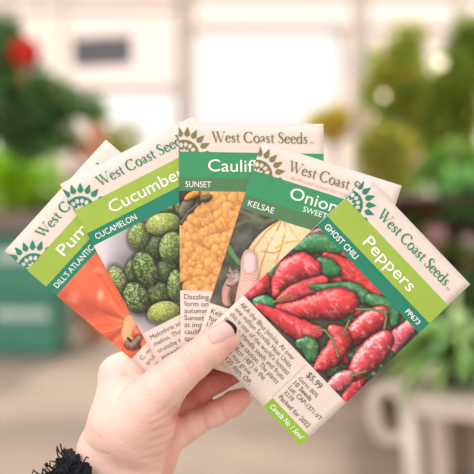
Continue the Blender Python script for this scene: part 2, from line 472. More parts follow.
def net(base, light, k=0.75):
    def fn(lx, ly, s):
        w = vnoise(s.X*0.8, s.Y*0.8, 5)*0.9+vnoise(s.X*1.3+9, s.Y*1.3, 8)*0.6
        stripe = 0.5+0.5*np.cos(lx*9+ (w-0.7)*2.2)
        m = np.clip((w-0.78)*5+stripe*0.75, 0, 1)*k
        return np.asarray(base)*(1-m[..., None])+np.asarray(light)*m[..., None]
    return fn
def ph_cucumber(fr):
    c = Canvas(fr, 0, fr.W, 70.5, 171.5, 0.5, (226, 220, 226))
    for (x, y, rx, ry) in ((150, 260, 36, 62), (128, 288, 26, 30), (165, 300, 30, 34), (175, 240, 34, 44)): c.shadow(x, y, rx, ry, .42)
    for (x, y, r) in ((190, 230, 22), (200, 260, 22), (190, 290, 24), (220, 240, 24), (215, 280, 26), (165, 250, 16), (160, 285, 14)): c.put(np.clip(1.4-np.hypot(c.X-x, c.Y-y)/r, 0, 1)*0.9, (66, 80, 52))
    D = (74, 102, 50); Lt = (206, 222, 148)
    for i in range(16):
        c.ell(rng.uniform(185, 260), rng.uniform(180, 320), 12, 15, rng.uniform(-60, 60), D, .1, i, fn=net(D, Lt))
    E = c.ell
    E(171, 207, 9, 5, -20, D, fn=net((84, 110, 60), Lt, .5)); E(182, 208, 7, 8, 0, D, fn=net(D, Lt, .3))
    E(157, 248, 11, 13, 20, D, fn=net((52, 74, 44), (140, 160, 96), .5))
    E(167, 271, 11, 12, 0, D, fn=net((56, 80, 44), (150, 170, 104), .5))
    E(133, 271, 8, 13, 15, D, fn=net((66, 90, 54), (160, 176, 112), .55))
    E(139, 236, 10.5, 13.5, 18, D, .15, 2, fn=net((104, 130, 66), (200, 212, 132)))
    E(159, 294, 12, 12, 0, D, fn=net((60, 84, 48), (166, 184, 116), .6))
    E(163, 224, 17.5, 11, -10, D, .2, 3, fn=lambda lx, ly, s: net((148, 170, 76), (214, 222, 140))(ly, lx, s))
    E(171, 247, 11.5, 15.5, 12, D, .15, 4, fn=net((96, 128, 60), (206, 218, 140)))
    E(175, 285, 7.5, 15.5, 4, D, .15, 5, fn=net((86, 116, 58), (188, 206, 130)))
    E(118, 280, 8.5, 14.5, -22, D, .15, 6, fn=net((100, 128, 66), (208, 216, 144)))
    E(136.5, 298, 12, 16.5, -25, D, .15, 7, fn=net((62, 90, 46), (202, 214, 146)))
    E(146, 269.5, 11.5, 18.5, -22, D, .15, 8, fn=net((56, 86, 42), (180, 200, 122)))
    E(164, 312.5, 16.5, 11.5, -10, D, .2, 9, fn=lambda lx, ly, s: net((140, 164, 70), (216, 222, 144))(ly, lx, s))
    return c

def ph_cauli(fr):
    c = Canvas(fr, 0, fr.W, 70.5, 171.5, 0.5, (58, 62, 48))
    c.img *= (0.6+0.8*fbm(c.X*0.15, c.Y*0.15, 3))[..., None]
    c.chain([(181, 214, 5), (187, 205, 6), (193, 196, 3)], (112, 112, 100), .2, 2)
    c.line([(181, 222), (188, 212), (197, 204)], 0.8, (150, 160, 130), .6)
    reg = c.poly([(181, 230), (186, 221), (193, 216), (197, 206), (204, 204), (202, 198), (199, 191), (345, 188), (345, 300), (190, 300), (187, 281), (181, 274), (170, 262), (170, 240)])
    c.put(reg*0.95, (228, 142, 70))
    pts = []
    while len(pts) < 620:
        x = rng.uniform(172, 330); y = rng.uniform(186, 300)
        u = int(np.argmin(np.abs(c.us-(x-178.5)))); v = int(np.argmin(np.abs(c.vs-(y-121.8))))
        if reg[v, u]: pts.append((x, y, rng.uniform(2.8, 6.4)))
    pts.sort(key=lambda p: -p[2])
    for i, (x, y, r) in enumerate(pts):
        if x > 262: 
            if i % 3: continue
        k = rng.uniform(0.9, 1.06)
        sub = (np.abs(c.X-x) < r*2+3) & (np.abs(c.Y-y) < r*2+3)
        q = np.hypot(c.X-x, c.Y-y)/r
        nx = (c.X-x)/r; ny = (c.Y-y)/r
        d = np.clip(-0.3*nx-0.5*ny+0.8*np.sqrt(np.clip(1-q*q, 0, 1)), 0, 1)
        t = np.array((255, 180, 102))*k
        col = t*(0.84+0.20*d)[..., None]+np.clip(d-0.86, 0, 1)[..., None]*90
        rimd = (q > 1) & (q < 1.22)
        c.img = np.where(rimd[..., None], c.img*0.94, c.img)
        c.put(np.clip((1-q)*r/0.9+0.5, 0, 1)*0.9, np.clip(col, 0, 255))
    c.img = np.clip(c.img*(0.9+0.16*fbm(c.X*0.5, c.Y*0.5, 9))[..., None], 0, 255)
    c.chain([(186, 199, 2), (190, 196, 3.5), (197, 193, 3.5)], (240, 150, 54), .2, 2, 0.8)
    c.chain([(202, 200, 1.8), (206, 199, 3.2), (210, 197, 2)], (76, 76, 66), .3, 3)
    return c

def ph_onion(fr):
    c = Canvas(fr, 0, fr.W, 70.5, 171.5, 0.5, (84, 86, 78))
    n = fbm(c.X*0.11, c.Y*0.11, 4); c.img = c.img*(0.55+0.9*n)[..., None]
    c.line([(232, 228), (245, 221), (262, 219)], 1.6, (96, 118, 74), .7); c.line([(240, 210), (262, 222), (274, 220)], 1.8, (112, 130, 84), .6)
    c.line([(229, 247), (234, 256), (239, 263)], 2.2, (96, 150, 84), .9)
    c.line([(226, 252), (232, 262), (238, 266)], 1.0, (50, 90, 50), .9)
    c.ell(303, 266, 62, 51, -20, (240, 202, 158), .12, 3, .08)
    on = lambda p, w, col, a: c.line(p, w, col, a)
    on([(283, 217), (276, 232), (268, 246), (262, 262), (258, 280)], .7, (178, 128, 74), .8)
    on([(283, 217), (286, 230), (282, 244), (276, 262), (272, 280)], .9, (204, 150, 84), .8)
    on([(282, 218), (266, 232), (254, 248), (254, 262)], .8, (188, 142, 90), .8)
    on([(284, 220), (296, 236), (304, 256)], .6, (214, 168, 112), .7)
    on([(262, 251), (268, 252), (274, 253), (280, 250)], .8, (184, 130, 78), .7)
    on([(276, 248), (284, 243), (296, 241)], 1.2, (236, 178, 84), .8)
    on([(270, 247), (275, 238), (277, 233)], 2.2, (250, 226, 208), .8); on([(287, 226), (286, 236)], 1.6, (248, 220, 196), .7)
    for i in range(50):
        x = rng.uniform(260, 310); y = rng.uniform(222, 270); on([(x, y), (x+1, y+.6)], .5, (186, 140, 96), .5)
    # finger tips holding the bulb, roots between them
    c.chain([(228, 300, 6), (229, 291, 7), (232, 283, 6.5), (234, 277, 4)], (206, 152, 142), .1, 6, .15, soft=True)
    c.ell(238, 295, 8, 12, 10, (96, 74, 62), .1, 7, .8)
    for i in range(46):
        a = rng.uniform(0, 2*PI); r = rng.uniform(3, 10); x, y = 235+rng.uniform(-3, 4), 274+rng.uniform(-3, 4)
        on([(x, y), (x+r*math.cos(a)*.7, y+r*math.sin(a)*.6), (x+r*math.cos(a+.5)*1.1, y+r*math.sin(a+.5))], .42, (206, 196, 184) if i % 2 else (120, 92, 78), .85)
    c.line([(227, 285), (232, 287)], .9, (90, 80, 50))
    c.chain([(243, 306, 9), (246, 290, 8.8), (249, 275, 8.8), (249.3, 262, 8.6), (249.5, 256, 7)], (236, 188, 176), .05, 8, .05, soft=True)
    c.chain([(249.6, 267, 6.2), (249.7, 258, 6)], (240, 208, 208), soft=True)
    for y in (274, 277, 279.5): on([(243, y+1), (249, y), (255, y+1.2)], .5, (198, 138, 126), .6)
    return c

def ph_pumpkin(fr):
    c = Canvas(fr, 0, fr.W, 70.5, 171.5, 0.5, (240, 108, 74))
    sx, sy = 131, 322
    th = np.arctan2(c.Y-sy, c.X-sx); r = np.hypot(c.X-sx, c.Y-sy)
    rib = 0.5+0.5*np.cos(th*6+r*0.012+1.2*fbm(c.X*.05, c.Y*.05, 2))
    k = 0.80+0.26*rib**0.6
    n = fbm(c.X*0.12, c.Y*0.12, 6)
    c.img = np.clip(c.img*(k*(0.9+0.2*n))[..., None], 0, 255)
    cream = (246, 196, 160)
    c.put(np.clip(1-r/13, 0, 1)*0.75, cream)
    for a in range(-178, 180, 33):
        t = math.radians(a+5); L = 34+10*math.sin(a)
        c.line([(sx, sy), (sx+L*.5*math.cos(t), sy+L*.5*math.sin(t)), (sx+L*math.cos(t+.12), sy+L*math.sin(t+.12))], .7, (248, 178, 140), .35)
        c.put(np.clip(1-np.abs(((th-t-.28+PI) % (2*PI))-PI)*r/2.2, 0, 1)*np.clip(r/20, 0, 1)*0.35, (190, 60, 44))
    c.put(np.clip(1-np.hypot((c.X-100.6)/5, (c.Y-295)/8), 0, 1)*0.9, (255, 206, 176))
    c.put(np.clip(1-np.hypot((c.X-74)/9, (c.Y-298)/9), 0, 1)*0.5, (255, 180, 150))
    c.put(np.clip(1-np.hypot((c.X-98)/10, (c.Y-270)/5), 0, 1)*0.5, (250, 170, 140))
    c.chain([(131, 321, 6.5), (127, 330, 5.5), (127, 338, 5), (131, 342, 5)], (236, 176, 132), .15, 4, .9, .5, soft=True)
    c.chain([(129, 345, 4), (134, 345, 4.2), (139, 338, 3)], (150, 124, 100), .1, 5, .9, .5)
    c.line([(128, 338), (131, 341)], 1.3, (60, 44, 40)); c.line([(138, 344), (141, 349)], 1.6, (60, 50, 50))
    return c

LIME = (160, 188, 76); TEAL = (38, 132, 106); GRN = (62, 150, 102); OLV = (86, 128, 88)
INK1 = (46, 134, 108); INK2 = (126, 126, 84)

fp = Frame((368, 177), (102.3, 107.3), (-169.6, 161.2), 0.5150)
fo = Frame((262, 141.4), (139.8, 44.3), (-71.5, 220.0), 0.5178)
fa = Frame((178.5, 121.5), (145, 2.4), (2.2, 230), 0.5203)
fc = Frame((59.8, 184.3), (132.2, -67.6), (112, 204), 0.5228)
fk = Frame((4.5, 251), (101, -111), (173, 147.5), 0.5253)

def T(t, u, v, cap, w=None, b=0.0, s=0.0): return (t, u, v, cap, w, b, s)

make_packet(fp, 'front seed packet in the fan, lettered Peppers, with red and green ghost chilis pictured',
    [T('Peppers', 43.5, 50, 12, 67, .004)],
    [T('GHOST CHILI', 6, 66.6, 6.0, 44, .010)], LIME, TEAL, INK1, ph_pepper,
    [T('AKA the Bhut Jolokia. At over', 4, 181.5, 5.0, 76), T('one million Scoville Heat Units,', 4, 188.4, 5.0, 80), T('this is one of the world\u2019s hottest', 4, 195.3, 5.0, 83),
     T('peppers. Handle seeds and fruits', 4, 202.2, 5.0, 83), T('with extreme caution. The plants', 4, 209.1, 5.0, 82), T('grow to 120cm (48") in the', 4, 216.0, 5.0, 70),
     T('garden, and may grow', 4, 222.9, 5.0, 57), T('100-120 days. OP.', 22, 229.8, 5.0, 46)],
    price=[T('$5.99', 100, 182, 6.2, 19, .012), T('Germ: 80%', 97, 190, 4.2, 26), T('10 Seeds', 97, 196.8, 4.6, 24, .015), T('Lot: CAP-1371-VT', 97, 203.6, 4.6, 45, .01),
           T('3278', 97, 210.2, 4.2, 12), T('Packed for 2022', 97, 217, 4.6, 42, .01)],
    strip=[T('Canada No 1 Seed', 98, 230, 5.2, 45, .01, .3)])
make_packet(fo, 'seed packet lettered Onion, half hidden behind the Peppers packet, tan onion bulb pictured',
    [T('Onion', 43, 46.5, 12, 49, .004), T('SWEET', 60, 55, 5.4, 25, .0)],
    [T('KELSAE', 6, 66.3, 6, 27, .0)], GRN, OLV, INK2, ph_onion,
    [T('Kelsae', 4, 181.5, 5.2), T('for', 4, 188.6, 5.2), T('17', 4, 195.6, 5.2)], )
r_on = [o for o in C.objects if o.name.startswith('seed_packet')][-1]
text_obj('tagline_lettering', fo, lay_text([T('dedicated seeds for organic growing', 38, 27.5, 3.6, 92, 0, .3)]), 0.0003, cmat((222, 190, 172), 'pale_ink'), r_on)
make_packet(fa, 'upright seed packet lettered Cauliflower in the middle of the fan, orange florets pictured',
    [T('Cauliflower', 29.5, 50, 12, 92, .004)],
    [T('SUNSET', 6.5, 66.5, 6, 26, .0)], GRN, OLV, INK2, ph_cauli,
    [T('Dazzling, solid heads', 4, 180.5, 5.2), T('form on sturdy early', 4, 187.6, 5.2), T('autumn plants. A good', 4, 194.7, 5.2), T('Sunset is', 4, 201.8, 5.2), T('at improved', 4, 208.9, 5.2), T('cauliflower', 4, 216, 5.2), T('spears', 4, 223, 5.2)])
make_packet(fc, 'seed packet lettered Cucumber, left of the Cauliflower packet, striped green cucamelons pictured',
    [T('Cucumber', 31.5, 50, 12, 82, .004)],
    [T('CUCAMELON', 6, 66.5, 6, 45, .0)], LIME, TEAL, INK1, ph_cucumber,
    [T('Melothria scabra', 5.5, 181, 4.6, 45), T('melon. The fruits', 5.5, 188.6, 4.6, 46), T('crunchy texture', 5.5, 196.2, 4.6, 43), T('appealing', 5.5, 203.8, 4.6, 27), T('between', 5.5, 211.4, 4.6, 24)])
make_packet(fk, 'rearmost seed packet at the left end of the fan, lettered Pumpkin, orange pumpkin pictured',
    [T('Pumpkin', 34, 49.5, 12, 72, .004)],
    [T('DILL\u2019S ATLANTIC GIANT', 6, 66.5, 6, 77, .0)], LIME, TEAL, INK1, ph_pumpkin,
    [T('C. maxima. A', 6, 181, 4.6, 38), T('truly giant', 6, 188.6, 4.6, 31), T('weight', 6, 196.2, 4.6, 21)], tall=216)

# ------------------------------------------------------------------ the hand (implicit surface -> one continuous mesh)
def rc(X, Y, Z, a, b, ra, rb):
    ax, ay, az = a; d = np.subtract(b, a); L = float((d*d).sum())+1e-9
    px, py, pz = X-ax, Y-ay, Z-az
    t = np.clip((px*d[0]+py*d[1]+pz*d[2])/L, 0, 1)
    return np.sqrt((px-d[0]*t)**2+(py-d[1]*t)**2+(pz-d[2]*t)**2)-(ra+(rb-ra)*t)
def smin(a, b, k):
    h = np.clip(0.5+0.5*(b-a)/k, 0, 1); return b*(1-h)+a*h-k*h*(1-h)
MM = 1000.0
def hp(q):   # (px, py, depth behind the front packet in mm) -> mm
    v = P(q[0], q[1], 0.515+q[2]/1000.0); return (v.x*MM, v.y*MM, v.z*MM)

h = 0.8
lo = np.array(hp((50, 560, 60))); lo[1] = 515-30
hi = np.array(hp((272, 280, 0))); hi[1] = 515+62
lo[0] = hp((30, 400, 60))[0]
nx, ny, nz = [int(math.ceil((hi[i]-lo[i])/h)) for i in range(3)]
gx = (lo[0]+h*np.arange(nx)).astype(np.float32)[:, None, None]; gy = (lo[1]+h*np.arange(ny)).astype(np.float32)[None, :, None]; gz = (lo[2]+h*np.arange(nz)).astype(np.float32)[None, None, :]

def fing(pts, k=1.5):
    d = None
    for a, b in zip(pts[:-1], pts[1:]):
        e = rc(gx, gy, gz, hp(a[:3]), hp(b[:3]), a[3], b[3]); d = e if d is None else smin(d, e, k)
    return d
def palm_field():
    d = fing([(46, 580, 2, 22), (96, 498, 13, 18.5), (109, 452, 20, 17.4), (119, 421, 15, 16.0)], 6)
    for ch, k in (([(76, 590, 4, 23), (130, 505, 15, 18), (146, 462, 21, 16.5), (152, 440, 18, 15.5)], 8),
              ([(112, 500, 16, 16), (140, 455, 22, 16), (150, 430, 20, 14)], 8),
              ([(119, 421, 15, 16), (123, 398, 18, 14.6), (120, 376, 22.5, 12.6)], 7),
              ([(125, 398, 20, 14), (142, 390, 26, 11)], 7),
              ([(150, 440, 20, 15), (158, 405, 27, 10.5)], 7),
              ([(152, 445, 22, 15), (166, 424, 23, 10.5)], 7),
              ([(122, 428, 10, 15), (138, 418, 3, 15), (152, 404, 0, 13.8)], 8),
              ([(140, 440, 8, 14), (158, 425, 5, 12)], 8)):
        d = smin(d, fing(ch), k)
    return d
D = palm_field()
fg = fing([(122, 377, 22.5, 12.0), (146, 358, 22, 10), (182, 326, 19.5, 8.0), (206, 300, 19.5, 7.4), (220, 282, 19.5, 6.6)])
fm = fing([(142, 390, 27, 10), (180, 360, 25, 8.6), (218, 330, 20.5, 8.2), (244, 312, 20, 7.4)])
fr_ = fing([(158, 405, 27, 9.5), (188, 395, 25, 8.0), (200, 388.5, 22.5, 8.3), (216, 379.5, 20.5, 7.7), (240, 366, 19.5, 7.8), (262, 353, 19, 6.8)])
fpk = fing([(166, 428, 23, 10), (182, 432, 22, 7.8), (194, 422.5, 20, 8.2), (206, 417, 18, 6.9), (216, 413, 17, 7.2), (224, 408.5, 17, 6.5), (234, 403, 17, 7.1), (242.5, 397.5, 17.5, 5.7)])
hf = np.minimum(fr_, fpk); hf = smin(fr_, fpk, 0.6)
hf = smin(hf, fm, 0.6); hf = smin(hf, fg, 0.6)
D = smin(D, hf, 4.0)
th = fing([(132, 425, 8, 15.5), (150, 402, -1, 14.2), (163, 388, -5.5, 12.4), (178, 374, -8.5, 10.6), (194, 361, -9.5, 9.6), (211, 347, -9.6, 9.3), (225, 337, -9.2, 8.5)], 3)
D = smin(D, th, 6)
# flatten the finger pads, carve the slot where the packets are held
def slot(fr, H=None, m=0.25):
    W = fr.W; H = H or fr.H; Ym = fr.Y*1000; sc = fr.Y/F*1000
    ux, uz = fr.U[0]/W*sc, -fr.U[1]/W*sc; vx, vz = fr.V[0]/fr.H*sc, -fr.V[1]/fr.H*sc
    ox = (fr.TL[0]-237)*sc; oz = CAMZ*1000-(fr.TL[1]-HOR)*sc
    det = ux*vz-uz*vx
    qx = gx-ox; qz = gz-oz
    u = (qx*vz-qz*vx)/det; v = (ux*qz-uz*qx)/det
    du = np.maximum(-u, u-W)*0.56; dv = np.maximum(-v, v-H)*0.56
    dy = np.abs(gy-(Ym+0.75))-(1.6+m)
    return np.maximum(np.maximum(du-m, dv-m), dy)
S = slot(fp); S = np.minimum(S, slot(fo)); S = np.minimum(S, slot(fa)); S = np.minimum(S, slot(fc)); S = np.minimum(S, slot(fk, 216))
# creases: grooves along short polylines on the skin
CR = [  # (points px,py,depth) , width mm, depth mm
 ([(184, 353, -16), (190, 360, -19), (196, 372, -16)], 0.9, 0.35), ([(188, 350, -16), (194, 357, -19), (200, 369, -16)], 0.9, 0.4), ([(180, 357, -16), (186, 364, -19), (192, 374, -16)], 0.9, 0.3),
 ([(176, 392, -10), (164, 408, -13), (150, 416, -12)], 1.0, 0.3), ([(178, 402, -6), (168, 414, -9), (152, 422, -11)], 1.0, 0.35),
 ([(180, 413, -2), (170, 424, -6), (154, 430, -10)], 1.1, 0.4), ([(180, 423, 0), (168, 434, -4), (150, 440, -8)], 1.0, 0.35), ([(178, 434, 2), (166, 443, -2), (148, 449, -6)], 1.0, 0.3),
 ([(178, 445, 4), (160, 455, 0), (140, 457, -2)], 1.0, 0.3), ([(144, 378, 2), (138, 373, 6)], 1.2, 0.3), ([(146, 386, -6), (136, 380, 0), (122, 376, 6)], 1.2, 0.35),
 ([(90, 428, 4), (104, 436, 2), (122, 440, 0)], 1.0, 0.3), ([(84, 441, 6), (96, 449, 4), (110, 452, 2)], 1.0, 0.35),
 ([(217, 399, 10), (221, 408, 9), (227, 419, 12)], 0.9, 0.6), ([(196, 404, 12), (203, 416, 10), (208, 428, 12)], 1.0, 0.6),
 ([(203, 376, 12), (208, 384, 11), (213, 395, 13)], 0.9, 0.5), ([(228, 368, 12), (232, 374, 11), (236, 384, 13)], 0.9, 0.4),
 ([(181, 417, 6), (177, 430, 6), (172, 450, 8), (166, 480, 10)], 2.2, 1.5)]
def crease_field(X, Y, Z):
    g = 0
    for pts, w, dep in CR:
        q = [hp(p) for p in pts]
        dd = None
        for a, b in zip(q[:-1], q[1:]):
            # distance in the picture plane, limited in depth
            ax, ay, az = a; d = np.subtract(b, a); L = float(d[0]**2+d[2]**2)+1e-9
            t = np.clip(((X-ax)*d[0]+(Z-az)*d[2])/L, 0, 1)
            e = (X-ax-d[0]*t)**2+(Z-az-d[2]*t)**2+(np.clip(np.abs(Y-ay-d[1]*t)-5, 0, 99))**2
            dd = e if dd is None else np.minimum(dd, e)
        g = g+dep*np.exp(-dd/(w*w))
    return g
D = D+crease_field(gx, gy, gz)
D = np.maximum(D, -S)

def surface_nets(Fd, org, h):
    s = Fd < 0; nx, ny, nz = Fd.shape
    c = np.zeros((nx-1, ny-1, nz-1), np.int8)
    for i in (0, 1):
        for j in (0, 1):
            for k in (0, 1): c += s[i:nx-1+i, j:ny-1+j, k:nz-1+k]
    act = (c > 0) & (c < 8); I, J, K = np.nonzero(act); n = len(I)
    idx = -np.ones(act.shape, np.int64); idx[I, J, K] = np.arange(n)
    acc = np.zeros((n, 3)); cnt = np.zeros(n)
    cor = [(0, 0, 0), (1, 0, 0), (0, 1, 0), (1, 1, 0), (0, 0, 1), (1, 0, 1), (0, 1, 1), (1, 1, 1)]
    for a in range(8):
        for b in range(a+1, 8):
            d = np.abs(np.subtract(cor[a], cor[b])).sum()
            if d != 1: continue
            fa_ = Fd[I+cor[a][0], J+cor[a][1], K+cor[a][2]]; fb_ = Fd[I+cor[b][0], J+cor[b][1], K+cor[b][2]]
            m = (fa_ < 0) != (fb_ < 0); t = np.where(m, fa_/(fa_-fb_+1e-20*(fa_ == fb_)), 0)
            p = np.array(cor[a])+t[:, None]*(np.subtract(cor[b], cor[a]))
            acc += p*m[:, None]; cnt += m
    V = (acc/cnt[:, None]+np.stack([I, J, K], 1))*h+org
    Q = []
    for ax in range(3):
        o1, o2 = [(1, 2), (2, 0), (0, 1)][ax]
        sh = [nx, ny, nz]; e = [slice(None)]*3; f = [slice(None)]*3; e[ax] = slice(0, sh[ax]-1); f[ax] = slice(1, sh[ax])
        A = s[tuple(e)]; B = s[tuple(f)]
        for inside in (True, False):
            M = (A & ~B) if inside else (~A & B); i = np.stack(np.nonzero(M), 1)
            i = i[(i[:, o1] > 0) & (i[:, o2] > 0) & (i[:, o1] < sh[o1]-1) & (i[:, o2] < sh[o2]-1)]
            def g(d1, d2):
                j = i.copy(); j[:, o1] -= d1; j[:, o2] -= d2; return idx[j[:, 0], j[:, 1], j[:, 2]]
            q = np.stack([g(1, 1), g(0, 1), g(0, 0), g(1, 0)], 1)
            if not inside: q = q[:, ::-1]
            Q.append(q)
    return V, np.concatenate(Q)
Vh, Fh = surface_nets(D.astype(np.float64), lo, h)
ok = (Fh >= 0).all(1); Fh = Fh[ok]
# keep only the piece that is the hand itself
lab = np.arange(len(Vh))
while True:
    mn = lab[Fh].min(1); new = lab.copy()
    for q in range(4): np.minimum.at(new, Fh[:, q], mn)
    new = new[new]
    if (new == lab).all(): break
    lab = new
big = np.bincount(lab).argmax(); keepv = lab == big; Fh = Fh[keepv[Fh[:, 0]]]
remap = np.cumsum(keepv)-1; Vh = Vh[keepv]; Fh = remap[Fh]
# relax a little
for _ in range(3):
    acc = np.zeros_like(Vh); cnt = np.zeros(len(Vh))
    for a, b in ((0, 1), (1, 2), (2, 3), (3, 0)):
        np.add.at(acc, Fh[:, a], Vh[Fh[:, b]]); np.add.at(acc, Fh[:, b], Vh[Fh[:, a]])
        np.add.at(cnt, Fh[:, a], 1); np.add.at(cnt, Fh[:, b], 1)
    Vh = Vh+0.45*(acc/np.maximum(cnt, 1)[:, None]-Vh)
# skin colour, with some highlight and shade painted in
X, Y, Z = Vh[:, 0], Vh[:, 1], Vh[:, 2]
PXs = X/Y*F+237; PYs = HOR+(CAMZ*1000-Z)/Y*F
base = np.tile(np.array([240, 198, 184.0]), (len(Vh), 1))
def tint_or_shade(cx, cy, r, col, k, ymin=None, ymax=None):
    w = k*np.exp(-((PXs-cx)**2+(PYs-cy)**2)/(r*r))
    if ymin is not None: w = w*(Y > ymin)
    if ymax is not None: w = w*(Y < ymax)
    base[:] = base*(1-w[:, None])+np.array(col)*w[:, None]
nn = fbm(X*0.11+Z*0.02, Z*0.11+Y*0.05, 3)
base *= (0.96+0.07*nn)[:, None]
tint_or_shade(120, 400, 45, (246, 214, 200), .6)  # paler patch: highlight painted on the upper left of the hand
tint_or_shade(228, 368, 30, (146, 48, 36), .85, 523); tint_or_shade(194, 393, 22, (172, 74, 60), .75, 523)  # ring finger redness plus the deep shade under the thumb, painted in
tint_or_shade(236, 400, 12, (226, 150, 138), .7, 522); tint_or_shade(178, 416, 7, (190, 84, 70), .7)
tint_or_shade(228, 346, 9, (236, 164, 150), .6, None, 515); tint_or_shade(192, 362, 12, (236, 180, 166), .45, None, 515)
tint_or_shade(165, 425, 26, (236, 184, 166), .4, None, 530); tint_or_shade(112, 362, 12, (244, 200, 190), .5)
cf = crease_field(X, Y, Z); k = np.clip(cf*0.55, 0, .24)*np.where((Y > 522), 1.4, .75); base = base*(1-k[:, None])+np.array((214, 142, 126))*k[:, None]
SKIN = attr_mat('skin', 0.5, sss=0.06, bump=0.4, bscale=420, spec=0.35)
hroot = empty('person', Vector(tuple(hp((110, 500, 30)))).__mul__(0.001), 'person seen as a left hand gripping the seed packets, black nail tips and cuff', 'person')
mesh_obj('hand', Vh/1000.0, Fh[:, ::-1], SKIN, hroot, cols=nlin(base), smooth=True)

# nails
def nail(center, along, width_dir, L, Wd, bulge, col, tipcol, tip_from, name):
    """center px/py/mm; along & width_dir unit vectors in mm space"""
    c = np.array(hp(center)); a = np.array(along, float); a /= np.linalg.norm(a)
    w = np.array(width_dir, float); w -= a*np.dot(a, w); w /= np.linalg.norm(w)
    nr = np.cross(a, w); 
    if nr[1] > 0: nr = -nr
    ns = 19; nt = 15; V1 = []; V2 = []
    part = empty_part = None
    def grid(s0, s1, lift, nm, m, par):
        top = []
        for i in range(ns):
            s_ = s0+(s1-s0)*i/(ns-1)
            hw = Wd/2*math.sqrt(max(0.0, 1-max(0, (-s_/(L/2)-0.45)/0.56)**2))*(1-0.5*max(0, (s_/(L/2)-0.5))**1.5)
            for j in range(nt):
                t = -1+2*j/(nt-1)
                rim = s_
                if s_ > 0: rim = s_-0.16*Wd*t*t*(s_/(L/2))
                top.append(c+a*(rim)+w*(t*hw)+nr*(bulge*(1-t*t)+lift-0.10*bulge*(s_/(L/2))**2*2))
        top = np.array(top); bot = top-nr*0.45
        n_ = ns*nt; f = grid_faces(nt, ns); idx = np.arange(n_).reshape(ns, nt)
        rimi = np.concatenate([idx[0, :], idx[1:, -1], idx[-1, -2::-1], idx[-2:0:-1, 0]])
        side = np.array([[p, q, q+n_, p+n_] for p, q in zip(rimi, np.roll(rimi, -1))])
        return mesh_obj(nm, np.concatenate([top, bot])/1000.0, np.concatenate([f, f[:, ::-1]+n_, side]), m, par, smooth=True)
    pl = grid(-L/2, tip_from*L/2, 0.0, name, col, hroot)
    tp = grid(tip_from*L/2, L/2, 0.04, 'nail_tip', tipcol, pl)
    tp['label'] = 'black polished nail tip'
M_nail = mat('nail_plate', (240, 196, 190), 0.22, 0.03, 200); M_nail.node_tree.nodes['Principled BSDF'].inputs['Specular IOR Level'].default_value = 0.6
M_tip = mat('black_polish', (40, 36, 38), 0.2, 0.1, 200)
nail((223, 333.5, -17.3), (0.80, 0.10, 0.58), (-0.58, -0.20, 0.79), 16.0, 10.4, 1.7, M_nail, M_tip, 0.74, 'thumb_nail')
nail((251.3, 391.6, 15.0), (0.62, 0.05, 0.62), (0.62, -0.5, -0.62), 6.0, 6.2, 0.5, M_nail, M_tip, 0.15, 'little_finger_nail')

# sleeve: fuzzy black lace cuff
def sleeve():
    a0 = np.array(hp((112, 492, 14))); a1 = np.array(hp((20, 606, -12))); ax = (a1-a0); L = np.linalg.norm(ax); ax /= L
    s1 = np.cross(ax, (0, 1, 0)); s1 /= np.linalg.norm(s1); s2 = np.cross(ax, s1)
    nt = 260; ns = 90; V = []
    tt = np.linspace(0, 2*PI, nt, endpoint=False); ss = np.linspace(0, 1, ns)
    Tt, Ss = np.meshgrid(tt, ss)
    n1 = fbm(Tt*14, Ss*26, 5); n2 = fbm(Tt*40, Ss*70, 9)
    sc = 0.5+0.5*np.cos(Tt*16)
    r = 32+4*Ss+2.6*(n1-0.5)*2+1.8*(n2-0.5)*2+2.0*np.exp(-((Ss-0.05)/0.05)**2)*sc
    off = -3.2*sc*(1-Ss)**8+(n2-.5)*3*(1-Ss)**6
    outer = a0+ax*(Ss*L+off)[..., None]+s1*(r*np.cos(Tt))[..., None]+s2*(0.86*r*np.sin(Tt))[..., None]
    inner = a0+ax*(Ss*L+1.5)[..., None]+s1*((r*0+26+5*Ss)*np.cos(Tt))[..., None]+s2*(0.86*(26+5*Ss)*np.sin(Tt))[..., None]
    V = np.concatenate([inner[::-1].reshape(-1, 3), outer.reshape(-1, 3)])
    rows = 2*ns; i = np.arange(rows*nt).reshape(rows, nt); j = np.roll(i, -1, 1)
    f = np.stack([i[:-1].ravel(), j[:-1].ravel(), j[1:].ravel(), i[1:].ravel()], 1)
    f2 = np.stack([i[-1], j[-1], j[0], i[0]], 1)
    V = V/1000.0
    # loose yarn loops on the cuff
    Fx = np.concatenate([f, f2]).tolist(); V = V.tolist()
    mb = MB()
    for k in range(420):
        t = rng.uniform(0, 2*PI); s_ = rng.uniform(-0.01, 0.35)**1.0; rr = 32.5+4*s_
        p = a0+ax*(s_*L)+s1*rr*math.cos(t)+s2*0.86*rr*math.sin(t); nrm = s1*math.cos(t)+s2*math.sin(t); tg = rng.normal(size=3)*1.6
        pts = [tuple((p+nrm*0.3)/1000), tuple((p+nrm*2.6+tg)/1000), tuple((p+nrm*2.9+tg*1.8-ax*1.0)/1000), tuple((p+nrm*0.4+tg*2.2)/1000)]
        mb.tube(pts, 0.00045, 5)
    n = len(V); V += [list(v) for v in mb.v]; Fx += [[n+q for q in ff] for ff in mb.f]
    return mesh_obj('sleeve', V, Fx, mat('black_fuzzy_knit', (26, 26, 32), 0.9, 0.35, 500), hroot, smooth=True)
sl = sleeve(); sl['label'] = 'black fuzzy knitted cuff'

# ------------------------------------------------------------------ setting
def struct(o, k='structure'): o['kind'] = k; return o
def rect_px(x0, y0, x1, y1, Y):
    a = P(x0, y1, Y); b = P(x1, y0, Y); return a.x, a.z, b.x, b.z

